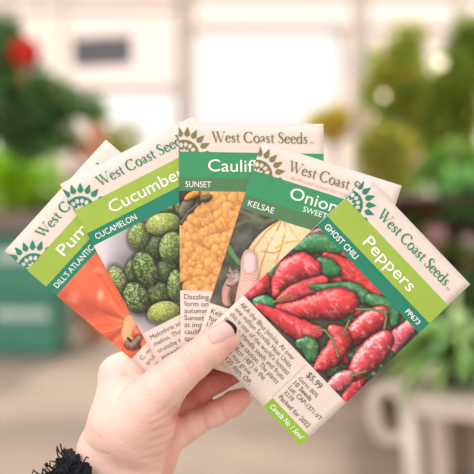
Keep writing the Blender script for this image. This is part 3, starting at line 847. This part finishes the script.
# floor: worn concrete
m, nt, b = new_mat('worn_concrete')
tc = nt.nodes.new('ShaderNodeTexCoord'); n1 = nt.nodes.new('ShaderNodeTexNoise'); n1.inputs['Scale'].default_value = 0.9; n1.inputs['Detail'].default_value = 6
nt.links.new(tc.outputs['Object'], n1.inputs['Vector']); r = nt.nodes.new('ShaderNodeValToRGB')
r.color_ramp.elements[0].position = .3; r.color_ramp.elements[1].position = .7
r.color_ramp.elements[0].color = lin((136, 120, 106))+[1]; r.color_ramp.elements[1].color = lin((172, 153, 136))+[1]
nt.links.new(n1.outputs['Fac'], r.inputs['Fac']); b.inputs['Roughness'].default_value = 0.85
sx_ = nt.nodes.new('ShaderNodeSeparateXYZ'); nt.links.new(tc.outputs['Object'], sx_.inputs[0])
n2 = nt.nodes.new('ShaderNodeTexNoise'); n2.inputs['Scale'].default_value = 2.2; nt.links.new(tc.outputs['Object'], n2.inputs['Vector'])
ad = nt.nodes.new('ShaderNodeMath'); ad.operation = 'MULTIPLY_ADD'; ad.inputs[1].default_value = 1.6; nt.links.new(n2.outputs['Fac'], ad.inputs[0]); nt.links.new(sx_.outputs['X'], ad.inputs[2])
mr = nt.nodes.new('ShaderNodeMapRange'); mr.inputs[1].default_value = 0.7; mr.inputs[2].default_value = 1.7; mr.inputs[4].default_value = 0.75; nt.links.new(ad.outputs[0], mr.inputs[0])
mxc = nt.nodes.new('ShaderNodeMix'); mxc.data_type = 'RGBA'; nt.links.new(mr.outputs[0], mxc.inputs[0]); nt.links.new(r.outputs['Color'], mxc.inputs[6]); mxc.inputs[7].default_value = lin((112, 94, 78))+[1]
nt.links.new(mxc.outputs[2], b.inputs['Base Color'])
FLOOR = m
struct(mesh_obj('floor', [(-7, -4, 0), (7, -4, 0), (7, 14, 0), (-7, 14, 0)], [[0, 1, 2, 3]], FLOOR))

# back wall of translucent greenhouse sheet, with openings
m, nt, b = new_mat('frosted_sheet')
b.inputs['Base Color'].default_value = lin((240, 228, 222))+[1]; b.inputs['Roughness'].default_value = .5
wv = nt.nodes.new('ShaderNodeTexWave'); wv.inputs['Scale'].default_value = 9; wv.bands_direction = 'X'
tc = nt.nodes.new('ShaderNodeTexCoord'); nt.links.new(tc.outputs['Object'], wv.inputs['Vector'])
bp = nt.nodes.new('ShaderNodeBump'); bp.inputs['Strength'].default_value = .3; nt.links.new(wv.outputs['Fac'], bp.inputs['Height']); nt.links.new(bp.outputs['Normal'], b.inputs['Normal'])
t = nt.nodes.new('ShaderNodeBsdfTranslucent'); t.inputs['Color'].default_value = lin((250, 240, 234))+[1]
mx = nt.nodes.new('ShaderNodeMixShader'); mx.inputs[0].default_value = 0.72
nt.links.new(b.outputs[0], mx.inputs[1]); nt.links.new(t.outputs[0], mx.inputs[2])
tp_ = nt.nodes.new('ShaderNodeBsdfTransparent'); tp_.inputs[0].default_value = (1, .95, .92, 1); mx2 = nt.nodes.new('ShaderNodeMixShader'); mx2.inputs[0].default_value = 0.5
nt.links.new(mx.outputs[0], mx2.inputs[1]); nt.links.new(tp_.outputs[0], mx2.inputs[2]); nt.links.new(mx2.outputs[0], nt.nodes['Material Output'].inputs['Surface'])
SHEET = m
YW = 12.0
x0, z0, x1, z1 = rect_px(196, 34, 338, 128, YW); a0, c0, a1, c1 = rect_px(100, 94, 176, 150, YW)
wall = MB()
X0, X1, ZT = -7.0, 7.0, 5.2
def wbox(xa, xb, za, zb):
    if xb > xa and zb > za: wall.box((xa, YW, za), (xb, YW+0.03, zb))
wbox(X0, X1, z1, ZT); wbox(X0, a0, 0, z1); wbox(a0, a1, c1, z1); wbox(a0, a1, 0, c0); wbox(a1, x0, 0, z1); wbox(x0, x1, 0, z0); wbox(x1, X1, 0, z1)
struct(wall.build('wall_back', SHEET))
for nm_, xs_ in (('wall_left', -6.9), ('wall_right', 6.9)):
    struct(MB().box((xs_-.02, -4, 0), (xs_+.02, YW, 5.2)).build(nm_, SHEET))
M_frame = mat('weathered_frame', (226, 214, 206), 0.6, 0.06, 6)
M_frame2 = mat('grey_beam', (214, 202, 196), 0.6, 0.06, 6)
def win(name, xa, za, xb, zb, nmul):
    f = MB(); w = 0.07
    f.box((xa-w, YW-0.06, za-w), (xb+w, YW, za)); f.box((xa-w, YW-0.06, zb), (xb+w, YW, zb+w)); f.box((xa-w, YW-0.06, za), (xa, YW, zb)); f.box((xb, YW-0.06, za), (xb+w, YW, zb))
    for i in range(1, nmul): x = xa+(xb-xa)*i/nmul; f.box((x-.012, YW-0.04, za), (x+.012, YW, zb))
    o = struct(f.build(name, M_frame))
    g, gn, gb = new_mat('clear_pane'); gb.inputs['Base Color'].default_value = (1, 1, 1, 1); gb.inputs['Roughness'].default_value = 0.0
    tr = gn.nodes.new('ShaderNodeBsdfTransparent'); tr.inputs[0].default_value = (.98, .98, .98, 1); mm = gn.nodes.new('ShaderNodeMixShader'); mm.inputs[0].default_value = .95
    gn.links.new(gb.outputs[0], mm.inputs[1]); gn.links.new(tr.outputs[0], mm.inputs[2]); gn.links.new(mm.outputs[0], gn.nodes['Material Output'].inputs['Surface'])
    mesh_obj('pane', [(xa, YW+.01, za), (xb, YW+.01, za), (xb, YW+.01, zb), (xa, YW+.01, zb)], [[0, 1, 2, 3]], g, o)
win('window_1', x0, z0, x1, z1, 1); win('window_2', a0, c0, a1, c1, 1)
# posts and rails in front of the wall
def beam(name, px0, py0, px1, py1, Y, d, m=M_frame, floor=False, top=None):
    xa, za, xb, zb = rect_px(px0, py0, px1, py1, Y)
    if floor: za = 0.0
    if top: zb = top
    return struct(MB().box((xa, Y-d/2, za), (xb, Y+d/2, zb), 0.008).build(name, m))
beam('trim_1', 176, 0, 187, 140, 11.7, .12, M_frame2, True, 5.2)
beam('trim_2', 190, 0, 196, 140, 11.85, .08, M_frame, True, 5.2)
beam('trim_3', -400, 86, 176, 93, 11.8, .10, M_frame2)
beam('trim_4', 187, 26, 900, 33, 11.8, .10, M_frame)
beam('trim_5', -400, 8, 176, 14, 11.8, .10, M_frame)
beam('trim_6', 352, -160, 368, 300, 8.5, .14, M_frame, True, 4.8)
beam('trim_7', -400, -6, 900, 0, 11.6, .12, M_frame2)
beam('trim_8', 60, 3, 64, 140, 11.8, .08, M_frame, True, 5.2)
beam('trim_9', 455, 3, 461, 140, 11.8, .08, M_frame, True, 5.2)
# overhead crossbeam that the hanging things hang from
struct(MB().box((-5, 4.92, 3.3), (5, 5.02, 3.4), .01).build('trim_10', M_frame2))
struct(MB().box((-5, 6.95, 3.3), (5, 7.05, 3.4), .01).build('trim_11', M_frame2))

# ------------------------------------------------------------------ foliage
LEAF = attr_mat('leaf', 0.5, translucent=0.4)
PETAL = attr_mat('petal', 0.5, translucent=0.4)
def leaves(name, parent, centers, n, size, cols, aspect=0.5, mt=None, jitter=1.0, droop=0.0, gain=1.75):
    """centers: list of (centre, radii) lobes"""
    V = []; Fc = []; Cc = []
    vol = np.array([c[1][0]*c[1][1]*c[1][2] for c in centers])**(2/3); vol /= vol.sum()
    cl = nlin(np.array(cols, float))
    for _ in range(n):
        k = rng.choice(len(centers), p=vol); c, rad = centers[k]
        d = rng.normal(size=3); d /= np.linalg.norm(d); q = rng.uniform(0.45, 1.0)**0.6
        p = np.array(c)+d*np.array(rad)*q
        a = d*0.7+rng.normal(size=3)*0.6*jitter; a[2] -= droop; a /= np.linalg.norm(a)
        s = np.cross(a, rng.normal(size=3)); s /= np.linalg.norm(s); nn_ = np.cross(a, s)
        L = size*rng.uniform(0.7, 1.25); w = L*aspect*0.5
        i = len(V)
        V += [p, p+a*L*.35+s*w, p+a*L*.75+s*w*.7+nn_*L*-.06, p+a*L+nn_*L*-.14, p+a*L*.75-s*w*.7+nn_*L*-.06, p+a*L*.35-s*w, p+a*L*.4-nn_*w*.25]
        Fc += [[i, i+1, i+6], [i+1, i+2, i+6], [i+2, i+3, i+6], [i+3, i+4, i+6], [i+4, i+5, i+6], [i+5, i, i+6]]
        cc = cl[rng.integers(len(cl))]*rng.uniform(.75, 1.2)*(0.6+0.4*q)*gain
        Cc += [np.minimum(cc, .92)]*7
    return mesh_obj(name, np.array(V), np.array(Fc), mt or LEAF, parent, cols=np.clip(np.array(Cc), 0, 1))
def lobes(px, py, Y, rx, ry, n, sy=None, sub=.5):
    """clump of lobes filling an ellipse seen at (px,py); radii in px"""
    k = Y/F; out = []; c = P(px, py, Y); sy = sy or min(rx, ry)
    for i in range(n):
        a = rng.uniform(0, 2*PI); q = rng.uniform(0, 1-sub)**.5*.9
        out.append((np.array((c.x+math.cos(a)*q*rx*k, Y+rng.uniform(-.5, .5)*sy*k, c.z+math.sin(a)*q*ry*k)), (rx*k*sub*rng.uniform(.8, 1.2), sy*k*.6, ry*k*sub*rng.uniform(.8, 1.2))))
    return out
def bloom(parent, c, r, col, n=40, name='blossom'):
    V = []; Fc = []; Cc = []; cl = nlin(np.array(col, float))
    for k in range(n):
        d = rng.normal(size=3); d /= np.linalg.norm(d); p = np.array(c)+d*r*.8
        s = np.cross(d, rng.normal(size=3)); s /= np.linalg.norm(s); t_ = np.cross(d, s)
        for j in range(5):
            a = 2*PI*j/5; e = s*math.cos(a)+t_*math.sin(a); g = s*math.cos(a+PI/2)+t_*math.sin(a+PI/2)
            i = len(V); q = r*.38
            V += [p, p+e*q*.7+g*q*.35+d*q*.2, p+e*q+d*q*.3, p+e*q*.7-g*q*.35+d*q*.2]; Fc.append([i, i+1, i+2, i+3]); Cc += [cl*rng.uniform(.8, 1.15)]*4
    return mesh_obj(name, np.array(V), np.array(Fc), PETAL, parent, cols=np.clip(np.array(Cc), 0, 1))

GD = [(40, 66, 34), (58, 92, 46), (82, 116, 62), (34, 54, 30)]
GM = [(96, 134, 50), (122, 154, 62), (74, 110, 46)]
GB = [(140, 180, 30), (164, 200, 40), (104, 150, 26)]
GO = [(160, 150, 58), (184, 164, 76), (124, 130, 46), (170, 136, 70)]
M_clay = mat('terracotta', (206, 138, 104), 0.8, 0.08, 12)
M_dpot = mat('dark_pot', (52, 58, 50), 0.6, 0.1, 12)
M_stem = mat('woody_stem', (112, 92, 70), 0.8, 0.1, 20)
M_wire = mat('dark_wire', (70, 68, 66), 0.5, 0.05, 20)
M_bench = mat('bench_wood', (150, 132, 120), 0.8, 0.15, 8, bump=.2)

def pot(parent, x, y, z, r, hh, m, name='pot'):
    return MB().lathe(x, y, [(r*.66, z), (r*.70, z+.01*hh), (r*.92, z+hh*.82), (r*1.04, z+hh*.82), (r*1.06, z+hh), (r*.93, z+hh), (r*.86, z+hh*.86), (0.001, z+hh*.86)]).build(name, m, parent, True)

# left bench and what stands on it
zb = P(0, 213, 6.9).z
bench = empty('plant_bench', (-2.4, 7.15, 0), 'long weathered bench at the left, below the bright green bush, green crates in front', 'bench')
xe = P(78, 0, 6.9).x
mb = MB()
for i in range(5): mb.box((-4.2, 6.86+i*.15, zb-.05), (xe, 6.86+i*.15+.14, zb), .006)
mb.build('slatted_top', M_bench, bench)
MB().box((-4.2, 6.85, zb-.15), (xe, 6.885, zb-.051), .005).build('apron', M_bench, bench)
for x in (-4.1, xe-.08):
    for y in (6.92, 7.5): MB().box((x-.035, y-.035, 0), (x+.035, y+.035, zb-.051), .005).build('leg', M_bench, bench)
# crates
M_crate = mat('green_plastic', (84, 154, 132), 0.45, 0.08, 6); M_lab = mat('pale_label', (206, 222, 220), 0.6, 0.1, 8)
def crate(cx, cy, z, w, d, hh, label):
    r_ = empty('crate', (cx, cy, z), label, 'crate', 'green plastic crates stacked by the bench')
    m_ = MB(); t_ = .014
    m_.box((cx-w/2, cy-d/2, z), (cx+w/2, cy+d/2, z+t_))
    for s_ in (-1, 1):
        m_.box((cx-w/2, cy+s_*(d/2-t_/2)-t_/2, z), (cx+w/2, cy+s_*(d/2-t_/2)+t_/2, z+hh)); m_.box((cx+s_*(w/2-t_/2)-t_/2, cy-d/2, z), (cx+s_*(w/2-t_/2)+t_/2, cy+d/2, z+hh))
        for i in range(7): x = cx-w/2+w*(i+.5)/7; m_.box((x-.008, cy+s_*d/2-.008, z+.03), (x+.008, cy+s_*d/2+.008, z+hh-.05))
    m_.build('body', M_crate, r_)
    q = MB()
    for s_ in (-1, 1): q.box((cx-w/2-.012, cy+s_*d/2-.014, z+hh-.04), (cx+w/2+.012, cy+s_*d/2+.014, z+hh), .004); q.box((cx+s_*w/2-.012, cy-d/2, z+hh-.04), (cx+s_*w/2+.012, cy+d/2, z+hh), .004)
    q.build('rim', M_crate, r_)
    MB().box((cx-w*.30, cy-d/2-.012, z+hh*.62), (cx+w*.36, cy-d/2-.0085, z+hh*.80)).build('label_card', M_lab, r_)
    return r_
cy = 6.52; k = cy/F
zt = P(0, 238, cy).z; cw = .56; cx = P(62, 0, cy).x-cw/2
crate(cx, cy+.1, 0, cw, .38, zt/2-.0, 'lower of the two stacked green plastic crates on the concrete floor at left')
crate(cx, cy+.1, zt/2, cw, .38, zt/2, 'upper green plastic crate, stacked just under the bench edge at left')

bush = empty('bush', P(30, 211, 7.15), 'bright lime green low bush on the bench, beneath the dark hanging foliage', 'potted plant')
bc = P(30, 200, 7.15)
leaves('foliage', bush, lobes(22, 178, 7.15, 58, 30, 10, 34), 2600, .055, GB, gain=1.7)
pot(bush, bc.x, 7.15, zb, .11, .12, M_dpot)
col = empty('coleus', P(72, 211, 7.0), 'small reddish brown leafy plant between the lime bush and the terracotta vase', 'potted plant')
leaves('foliage', col, lobes(76, 150, 7.0, 16, 14, 4, 14)+lobes(74, 180, 7.0, 12, 20, 3, 12), 420, .045, [(150, 78, 66), (122, 70, 54), (170, 112, 80), (96, 104, 50)])
pot(col, P(74, 0, 7.0).x, 7.0, zb, .06, .1, M_clay)
# tall terracotta vase stand
vz = empty('terracotta_vase', (P(97, 0, 6.9).x, 6.9, 0), 'tall blurred terracotta vase standing between the dark foliage and the window', 'vase')
vx = P(97, 0, 6.9).x; vt = P(97, 104, 6.9).z
MB().lathe(vx, 6.9, [(.08, 0), (.09, .05), (.115, .5), (.11, .9), (.08, 1.15), (.062, vt-.22), (.06, vt-.05), (.085, vt), (.07, vt), (.05, vt-.05), (.05, vt-.15), (.001, vt-.15)], 32).build('body', M_clay, vz, True)
sb = empty('olive_shrub', (P(122, 0, 8.5).x, 8.5, 0), 'small olive green shrub low in front of the left window, right of the vase', 'shrub')
leaves('foliage', sb, lobes(124, 152, 8.5, 24, 26, 5, 20)+lobes(124, 200, 8.5, 20, 26, 3, 20), 700, .07, GO+GM)
MB().tube([(P(122, 0, 8.5).x, 8.5, .25), (P(122, 0, 8.5).x+.02, 8.5, 1.0)], [.03, .02]).build('stem', M_stem, sb); pot(sb, P(122, 0, 8.5).x, 8.5, 0, .2, .3, M_clay)

# hanging basket with dark foliage and a red geranium head
hb = empty('hanging_basket', P(22, 118, 4.97), 'hanging basket of dark green foliage with one bright red flower head, upper left', 'hanging basket')
hc = P(18, 118, 4.97)
MB().lathe(hc.x, 4.97, [(.03, hc.z-.13), (.10, hc.z-.11), (.16, hc.z-.03), (.185, hc.z+.03), (.19, hc.z+.05), (.17, hc.z+.05), (.14, hc.z), (.001, hc.z)]).build('bowl', M_dpot, hb, True)
for i in range(3):
    a = 2*PI*i/3+.4; MB().tube([(hc.x+.18*math.cos(a), 4.97+.18*math.sin(a), hc.z+.05), (hc.x, 4.97, 3.3)], .003, 6).build('chain', M_wire, hb)
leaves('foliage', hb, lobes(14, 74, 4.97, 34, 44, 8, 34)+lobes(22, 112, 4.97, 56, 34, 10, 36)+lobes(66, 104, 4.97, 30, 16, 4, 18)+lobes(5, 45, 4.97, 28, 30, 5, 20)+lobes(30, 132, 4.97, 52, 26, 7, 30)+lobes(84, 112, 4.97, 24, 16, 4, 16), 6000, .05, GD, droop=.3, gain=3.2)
for (x, y, r_, c_, nm) in ((25, 52, 16, (226, 46, 34), 'red_blossom'), (22, 78, 6, (206, 168, 120), 'faded_blossom'), (56, 92, 4.5, (170, 140, 96), 'faded_blossom')):
    q = P(x, y, 4.78); bloom(hb, (q.x, q.y, q.z), r_*4.78/F, c_, 60, nm)

# hanging sign
sg = empty('hanging_sign', P(102, 62, 7.0), 'dark grey rectangular sign hanging in front of the pale wall, upper left', 'sign')
xa, za, xb, zb2 = rect_px(73, 37, 132, 66, 7.0)
bm_ = MB(); bm_.box((xa, 6.985, za), (xb, 7.015, zb2), .004)
R = Matrix.Rotation(math.radians(3.0), 3, 'Y'); cc = Vector(((xa+xb)/2, 7, (za+zb2)/2))
bm_.v = [tuple(R.inverted()@(Vector(v)-cc)+cc) for v in bm_.v]
bm_.build('board', mat('slate_board', (112, 112, 120), 0.5, 0.08, 5), sg)
ln = MB()
for i, (u0, u1) in enumerate(((.18, .82), (.12, .88), (.3, .7))):
    z = zb2-(zb2-za)*(.27+.22*i); ln.box((xa+(xb-xa)*u0, 6.981, z-.006), (xa+(xb-xa)*u1, 6.984, z+.006))
ln.v = [tuple(R.inverted()@(Vector(v)-cc)+cc) for v in ln.v]
ln.build('worn_lettering_lines', mat('pale_paint', (128, 128, 134), 0.6, .05, 10), sg)
for x in (xa+.03, xb-.03): MB().tube([(x, 7, (za+zb2)/2+.05), (x, 7, 3.3)], .0025, 6).build('wire', M_wire, sg)

# right: trees, shrubs
def tree(px, Y, label, lob, n, size, cols, potr=.18, name='tree'):
    x = P(px, 0, Y).x; t_ = empty(name, (x, Y, 0), label, 'tree', 'leafy plants at the right of the greenhouse')
    leaves('foliage', t_, lob, n, size, cols, gain=2.5)
    top = max(l[0][2] for l in lob)
    tb = MB().tube([(x, Y, .3), (x+.02, Y, 1.0), (x-.01, Y, top)], [.035, .028, .012]); 
    for i in range(5):
        l = lob[i % len(lob)][0]; tb.tube([(x, Y, 1.0+.15*i), (float(l[0]), float(l[1]), float(l[2]))], [.012, .004], 6)
    tb.build('trunk', M_stem, t_); pot(t_, x, Y, 0, potr, .34, M_clay)
    return t_
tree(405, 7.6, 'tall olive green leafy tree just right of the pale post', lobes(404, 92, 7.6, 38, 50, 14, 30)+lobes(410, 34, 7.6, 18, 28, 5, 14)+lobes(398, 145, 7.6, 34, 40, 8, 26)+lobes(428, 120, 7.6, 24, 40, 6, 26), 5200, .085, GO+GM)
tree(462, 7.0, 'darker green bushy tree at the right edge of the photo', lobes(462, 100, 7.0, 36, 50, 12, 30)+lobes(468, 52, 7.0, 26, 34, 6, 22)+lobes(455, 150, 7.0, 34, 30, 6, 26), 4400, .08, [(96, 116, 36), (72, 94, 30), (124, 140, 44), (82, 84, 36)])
tree(440, 8.2, 'yellowish green shrub filling the gap between the two trees', lobes(436, 140, 8.2, 40, 38, 9, 30), 2200, .085, GO+GM)
tree(384, 6.4, 'low golden green shrub at the foot of the olive green tree', lobes(388, 158, 6.4, 30, 34, 7, 26)+lobes(384, 200, 6.4, 24, 24, 4, 24), 1900, .06, [(150, 142, 62), (126, 132, 54), (100, 112, 46)], name='shrub')
tree(335, 9.5, 'distant olive shrub peeking out above the Cauliflower packet', lobes(330, 126, 9.5, 24, 20, 5, 20), 700, .09, GO)
tree(448, 5.9, 'grass green shrub behind the flower rack', lobes(452, 168, 5.9, 34, 22, 6, 22), 1300, .06, GM+[(60, 110, 60)], name='shrub')
# added cord and glowing balls, made up for the round glints of light
M_glint = mat('warm_glint', (255, 236, 200), .2, 0, 1, emit=1.9)
cord = [P(x, y, 6.2) for x, y in ((330, 20), (352, 72), (383, 91), (412, 78), (440, 57), (462, 40), (500, 12))]
tag(MB().tube(cord, .004, 6).build('glint_cord', M_wire), 'thin dark cord added among the trees to carry the made-up glints', 'cord')
for (x, y, r_, lb) in ((383, 96, 3.2, 'lower left glowing ball added as a light glint, beside the pale post'), (440, 63, 5.0, 'largest glowing ball added as a light glint, upper right among the leaves')):
    q = P(x, y, 6.2); rr = r_*6.2/F
    bt = empty('light_glint', (q.x, q.y, q.z), lb, 'light bulb', 'added light glints on the cord')  # no real bulb: glowing ball added to stand in for a light glint
    MB().lathe(q.x, q.y, [(.001, q.z-rr), (rr*.5, q.z-rr*.87), (rr*.87, q.z-rr*.5), (rr, q.z), (rr*.87, q.z+rr*.5), (rr*.5, q.z+rr*.87), (rr*.3, q.z+rr)], 20).build('glint_ball', M_glint, bt, True)
    MB().lathe(q.x, q.y, [(rr*.32, q.z+rr*.98), (rr*.34, q.z+rr*1.4), (rr*.1, q.z+rr*1.5)], 14).build('glint_cap', M_wire, bt, True)

# flower rack
YR = 5.0; zr = P(0, 262, YR).z
rk = empty('flower_rack', (P(450, 0, YR).x, YR, 0), 'dark brown wooden rack of flowers behind the right end of the Peppers packet', 'rack')
M_dw = mat('dark_wood', (66, 44, 38), .7, .15, 10)
xa = P(384, 0, YR).x; xb = xa+1.15
for z in (zr, zr+.36): MB().box((xa, YR-.17, z-.03), (xb, YR+.17, z), .004).build('shelf', M_dw, rk)
MB().box((xa, YR+.17, .25), (xb, YR+.19, zr+.36), .003).build('back_board', M_dw, rk)
for x in (xa+.02, xb-.02):
    for y in (YR-.15, YR+.15): MB().box((x-.02, y-.02, 0), (x+.02, y+.02, zr+.36), .003).build('leg', M_dw, rk)
def flower(px, py, r_, c_, label, name, cols=GM, Y=YR-.05, zs=None, m=M_clay):
    zs = zr if zs is None else zs
    q = P(px, py, Y); f = empty(name, (q.x, Y, zs), label, 'flower', 'flowers on the dark rack')
    pot(f, q.x, Y, zs, .055, .07, m)
    leaves('foliage', f, [((q.x, Y, (zs+.07+q.z)/2), (.07, .07, max(.03, (q.z-zs-.07)*.6)))], 160, .045, cols)
    if c_ is not None:
        bloom(f, (q.x, Y-.03, q.z), r_*Y/F, c_, 55)
    MB().tube([(q.x, Y, zs+.04), (q.x, Y, q.z)], .004, 6).build('stem', M_stem, f)
flower(433, 234, 13, (236, 186, 190), 'pale pink mophead flower nearest the Peppers packet corner', 'pink_hydrangea')
flower(424, 206, 8, (196, 34, 44), 'small crimson red flower just above the pale pink one', 'red_geranium', Y=YR+.10)
flower(468, 246, 12, (226, 206, 200), 'whitish flower at the right edge beside the pink one', 'white_hydrangea')
flower(400, 214, 9, (150, 62, 56), 'dull red flower low behind the Onion packet corner', 'red_geranium', Y=YR+.04)
f = empty('fern', P(464, 205, YR+.09), 'broad leaved green plant at right on the rack, above the whitish flower', 'potted plant')
q = P(464, 190, YR+.09); leaves('foliage', f, [((q.x, YR+.09, q.z-.02), (.09, .09, .07))], 160, .11, [(96, 150, 84), (130, 176, 104), (60, 110, 60)])
pot(f, q.x, YR+.09, zr+.0, .05, .08, M_dpot); MB().tube([(q.x, YR+.09, zr+.05), (q.x, YR+.09, q.z)], .006, 6).build('stem', M_stem, f)
for (px, py, r_, c_, lb) in ((417, 160, 5.5, (232, 196, 190), 'small pale pink blossom head on a tall stem above the rack'), (455, 150, 5, (206, 190, 150), 'cream blossom head on a tall stem above the rack')):
    q = P(px, py, 5.35); f = empty('tall_flower', (q.x, 5.35, 0), lb, 'flower', 'tall stemmed flowers behind the rack')
    bloom(f, (q.x, 5.35, q.z), r_*5.35/F, c_, 45); MB().tube([(q.x, 5.35, .2), (q.x+.01, 5.35, q.z)], .006, 6).build('stem', M_stem, f); pot(f, q.x, 5.35, 0, .1, .2, M_clay)
    leaves('foliage', f, [((q.x, 5.35, q.z-.3), (.08, .08, .2))], 120, .07, GM)

# near table with the strap-leaved plant
YT = 2.15; zt_ = P(0, 392, YT).z
M_ww = mat('whitewashed_wood', (222, 206, 196), .75, .1, 10, bump=.2)
tb = empty('garden_table', P(450, 760, YT), 'weathered whitewashed wooden table at lower right under the strap leaved plant', 'table')
ang = math.radians(-24); piv = (P(393, 0, YT).x, YT, 0)
def trot(mb_):
    a = Vector(piv); Rm = Matrix.Rotation(ang, 3, 'Z'); mb_.v = [tuple(Rm@(Vector(v)-a)+a) for v in mb_.v]; return mb_
x0 = piv[0]
s_ = MB()
for i in range(4): s_.box((x0-.004, YT+i*.085, zt_-.022), (x0+.75, YT+i*.085+.08, zt_), .003)
trot(s_).build('slatted_top', M_ww, tb)
trot(MB().box((x0+.01, YT+.01, zt_-.05), (x0+.74, YT+.03, zt_-.023), .002)).build('apron', M_ww, tb)
for (dx, dy, ex) in ((.03, .02, .05), (.03, .30, .05), (.70, .02, -.04), (.70, .30, -.04)):
    trot(MB().tube([(x0+dx, YT+dy, zt_-.023), (x0+dx+.02, YT+dy, zt_-.25), (x0+dx+ex, YT+dy, 0)], [.024, .022, .018], 12)).build('leg', M_ww, tb, True)
# the pale turned bracket behind the table end
q0, q1, q2 = P(374, 398, YT+.25), P(375, 420, YT+.25), P(389, 440, YT+.25)
MB().tube([P(412, 392, YT+.22), P(392, 386, YT+.25), P(380, 392, YT+.25), q0, q1, P(381, 436, YT+.25), q2, P(402, 438, YT+.22)], [.015, .015, .016, .018, .019, .018, .014, .012], 12).build('scroll_bracket', M_ww, tb, True)
pl = empty('strap_leaf_plant', P(470, 392, YT+.02), 'strap leaved green plant in a dark pot on the whitewashed table, lower right', 'potted plant')
pc = P(466, 372, YT); px_ = pc.x; py_ = YT+.06; pot(pl, px_, py_, zt_, .06, .075, M_dpot)
V = []; Fc = []; Cc = []
def strap(base, d, L, w, droop, colr, nseg=10):
    d = np.array(d, float); d /= np.linalg.norm(d); p = np.array(base, float); i0 = len(V)
    sd = np.cross(d, (0, 0, 1)); sd /= np.linalg.norm(sd)+1e-9
    for k in range(nseg+1):
        t = k/nseg; ww = w*(math.sin(PI*min(1, t*.9+.12))**.7)*(1-t**3)
        up = np.cross(sd, d)
        V.extend([p-sd*ww+up*ww*.3, p, p+sd*ww+up*ww*.3]); Cc.extend([colr*rng.uniform(.85, 1.1)]*3)
        p = p+d*L/nseg; d = d+np.array((0, 0, -droop/nseg)); d /= np.linalg.norm(d)
    for k in range(nseg):
        a = i0+3*k; Fc.extend([[a, a+1, a+4, a+3], [a+1, a+2, a+5, a+4]])
cl = [nlin(np.array(c_, float)) for c_ in ((146, 190, 106), (176, 212, 122), (92, 144, 70), (52, 90, 44), (200, 220, 150))]
for i in range(150):
    a = rng.uniform(0, 2*PI); e = rng.uniform(.1, 1.5)
    strap((px_+rng.uniform(-.02, .02), py_+rng.uniform(-.02, .02), zt_+.065), (math.cos(a), math.sin(a)*.8, e), rng.uniform(.16, .29), rng.uniform(.008, .015), rng.uniform(1.2, 2.8), cl[rng.integers(5)])
for (dx, dy, e, L, dr) in ((-1, -.2, .9, .26, 1.9), (-1, -.35, .75, .25, 1.5), (-1, .1, .55, .22, 1.3), (-1, -.1, 1.3, .27, 2.6), (-.8, -.5, .4, .2, 1.2), (-1, .0, .9, .26, 1.8), (-1, -.5, 1.1, .25, 2.2), (-.9, -.4, 1.5, .28, 2.6)):
    strap((px_, py_, zt_+.075), (dx, dy, e), L, .017, dr, cl[rng.integers(2)])
mesh_obj('leaves', np.array(V), np.array(Fc), LEAF, pl, cols=np.array(Cc), smooth=True)
# shrub behind the table that fills the space under the rack
s3 = empty('shrub', (P(458, 0, 3.2).x, 3.2, 0), 'dark green shrub on the floor behind the strap leaved plant', 'shrub')
leaves('foliage', s3, lobes(462, 318, 3.2, 46, 34, 7, 30)+lobes(470, 380, 3.2, 34, 36, 4, 30), 1500, .06, [(52, 74, 40), (70, 100, 52), (36, 54, 32)])
xx = P(462, 0, 3.2).x; MB().tube([(xx, 3.2, .2), (xx, 3.2, .9)], .02).build('stem', M_stem, s3); pot(s3, xx, 3.2, 0, .16, .28, M_dpot)

# ------------------------------------------------------------------ light, sky, camera
w = bpy.data.worlds.new('sky'); bpy.context.scene.world = w; w.use_nodes = True; nt = w.node_tree
bg = nt.nodes['Background']
tc = nt.nodes.new('ShaderNodeTexCoord'); sp = nt.nodes.new('ShaderNodeSeparateXYZ'); nt.links.new(tc.outputs['Generated'], sp.inputs[0])
rp = nt.nodes.new('ShaderNodeValToRGB'); rp.color_ramp.elements[0].position = 0.0; rp.color_ramp.elements[0].color = (1.0, .95, .90, 1)
rp.color_ramp.elements[1].position = 0.8; rp.color_ramp.elements[1].color = (.93, .96, 1.0, 1)
nt.links.new(sp.outputs['Z'], rp.inputs['Fac']); nt.links.new(rp.outputs['Color'], bg.inputs['Color']); bg.inputs['Strength'].default_value = 1.2
def light(kind, name, loc, aim, energy, color, size=1.0):
    l = bpy.data.lights.new(name, kind); l.energy = energy; l.color = color
    if kind == 'AREA': l.size = size
    if kind == 'SUN': l.angle = math.radians(size)
    o = bpy.data.objects.new(name, l); C.objects.link(o); o.location = loc
    o.rotation_euler = (Vector(aim)-Vector(loc)).to_track_quat('-Z', 'Y').to_euler(); return o
light('SUN', 'sunlight', (3.5, 12, 15), (0, 2, 0), 2.4, (1.0, .9, .76), 6)
light('AREA', 'added_soft_fill', (-.95, -.25, 2.35), (0, .5, 1.4), 8, (1.0, .97, .94), .6)  # unseen area lamp added at upper left to brighten and shape the hand

cam = bpy.data.cameras.new('camera'); co = bpy.data.objects.new('camera', cam); C.objects.link(co)
co.location = (0, 0, CAMZ); co.rotation_euler = (PI/2, 0, 0)
cam.sensor_width = 36; cam.lens = F/474*36; cam.shift_y = -(237-HOR)/474
cam.clip_start = .05; cam.clip_end = 100
cam.dof.use_dof = True; cam.dof.focus_distance = 0.514; cam.dof.aperture_fstop = 5.5; cam.dof.aperture_blades = 0
sc = bpy.context.scene; sc.camera = co
sc.view_settings.view_transform = 'Standard'; sc.view_settings.look = 'None'; sc.view_settings.exposure = 0.14; sc.view_settings.gamma = 1
sc.cycles.use_denoising = True
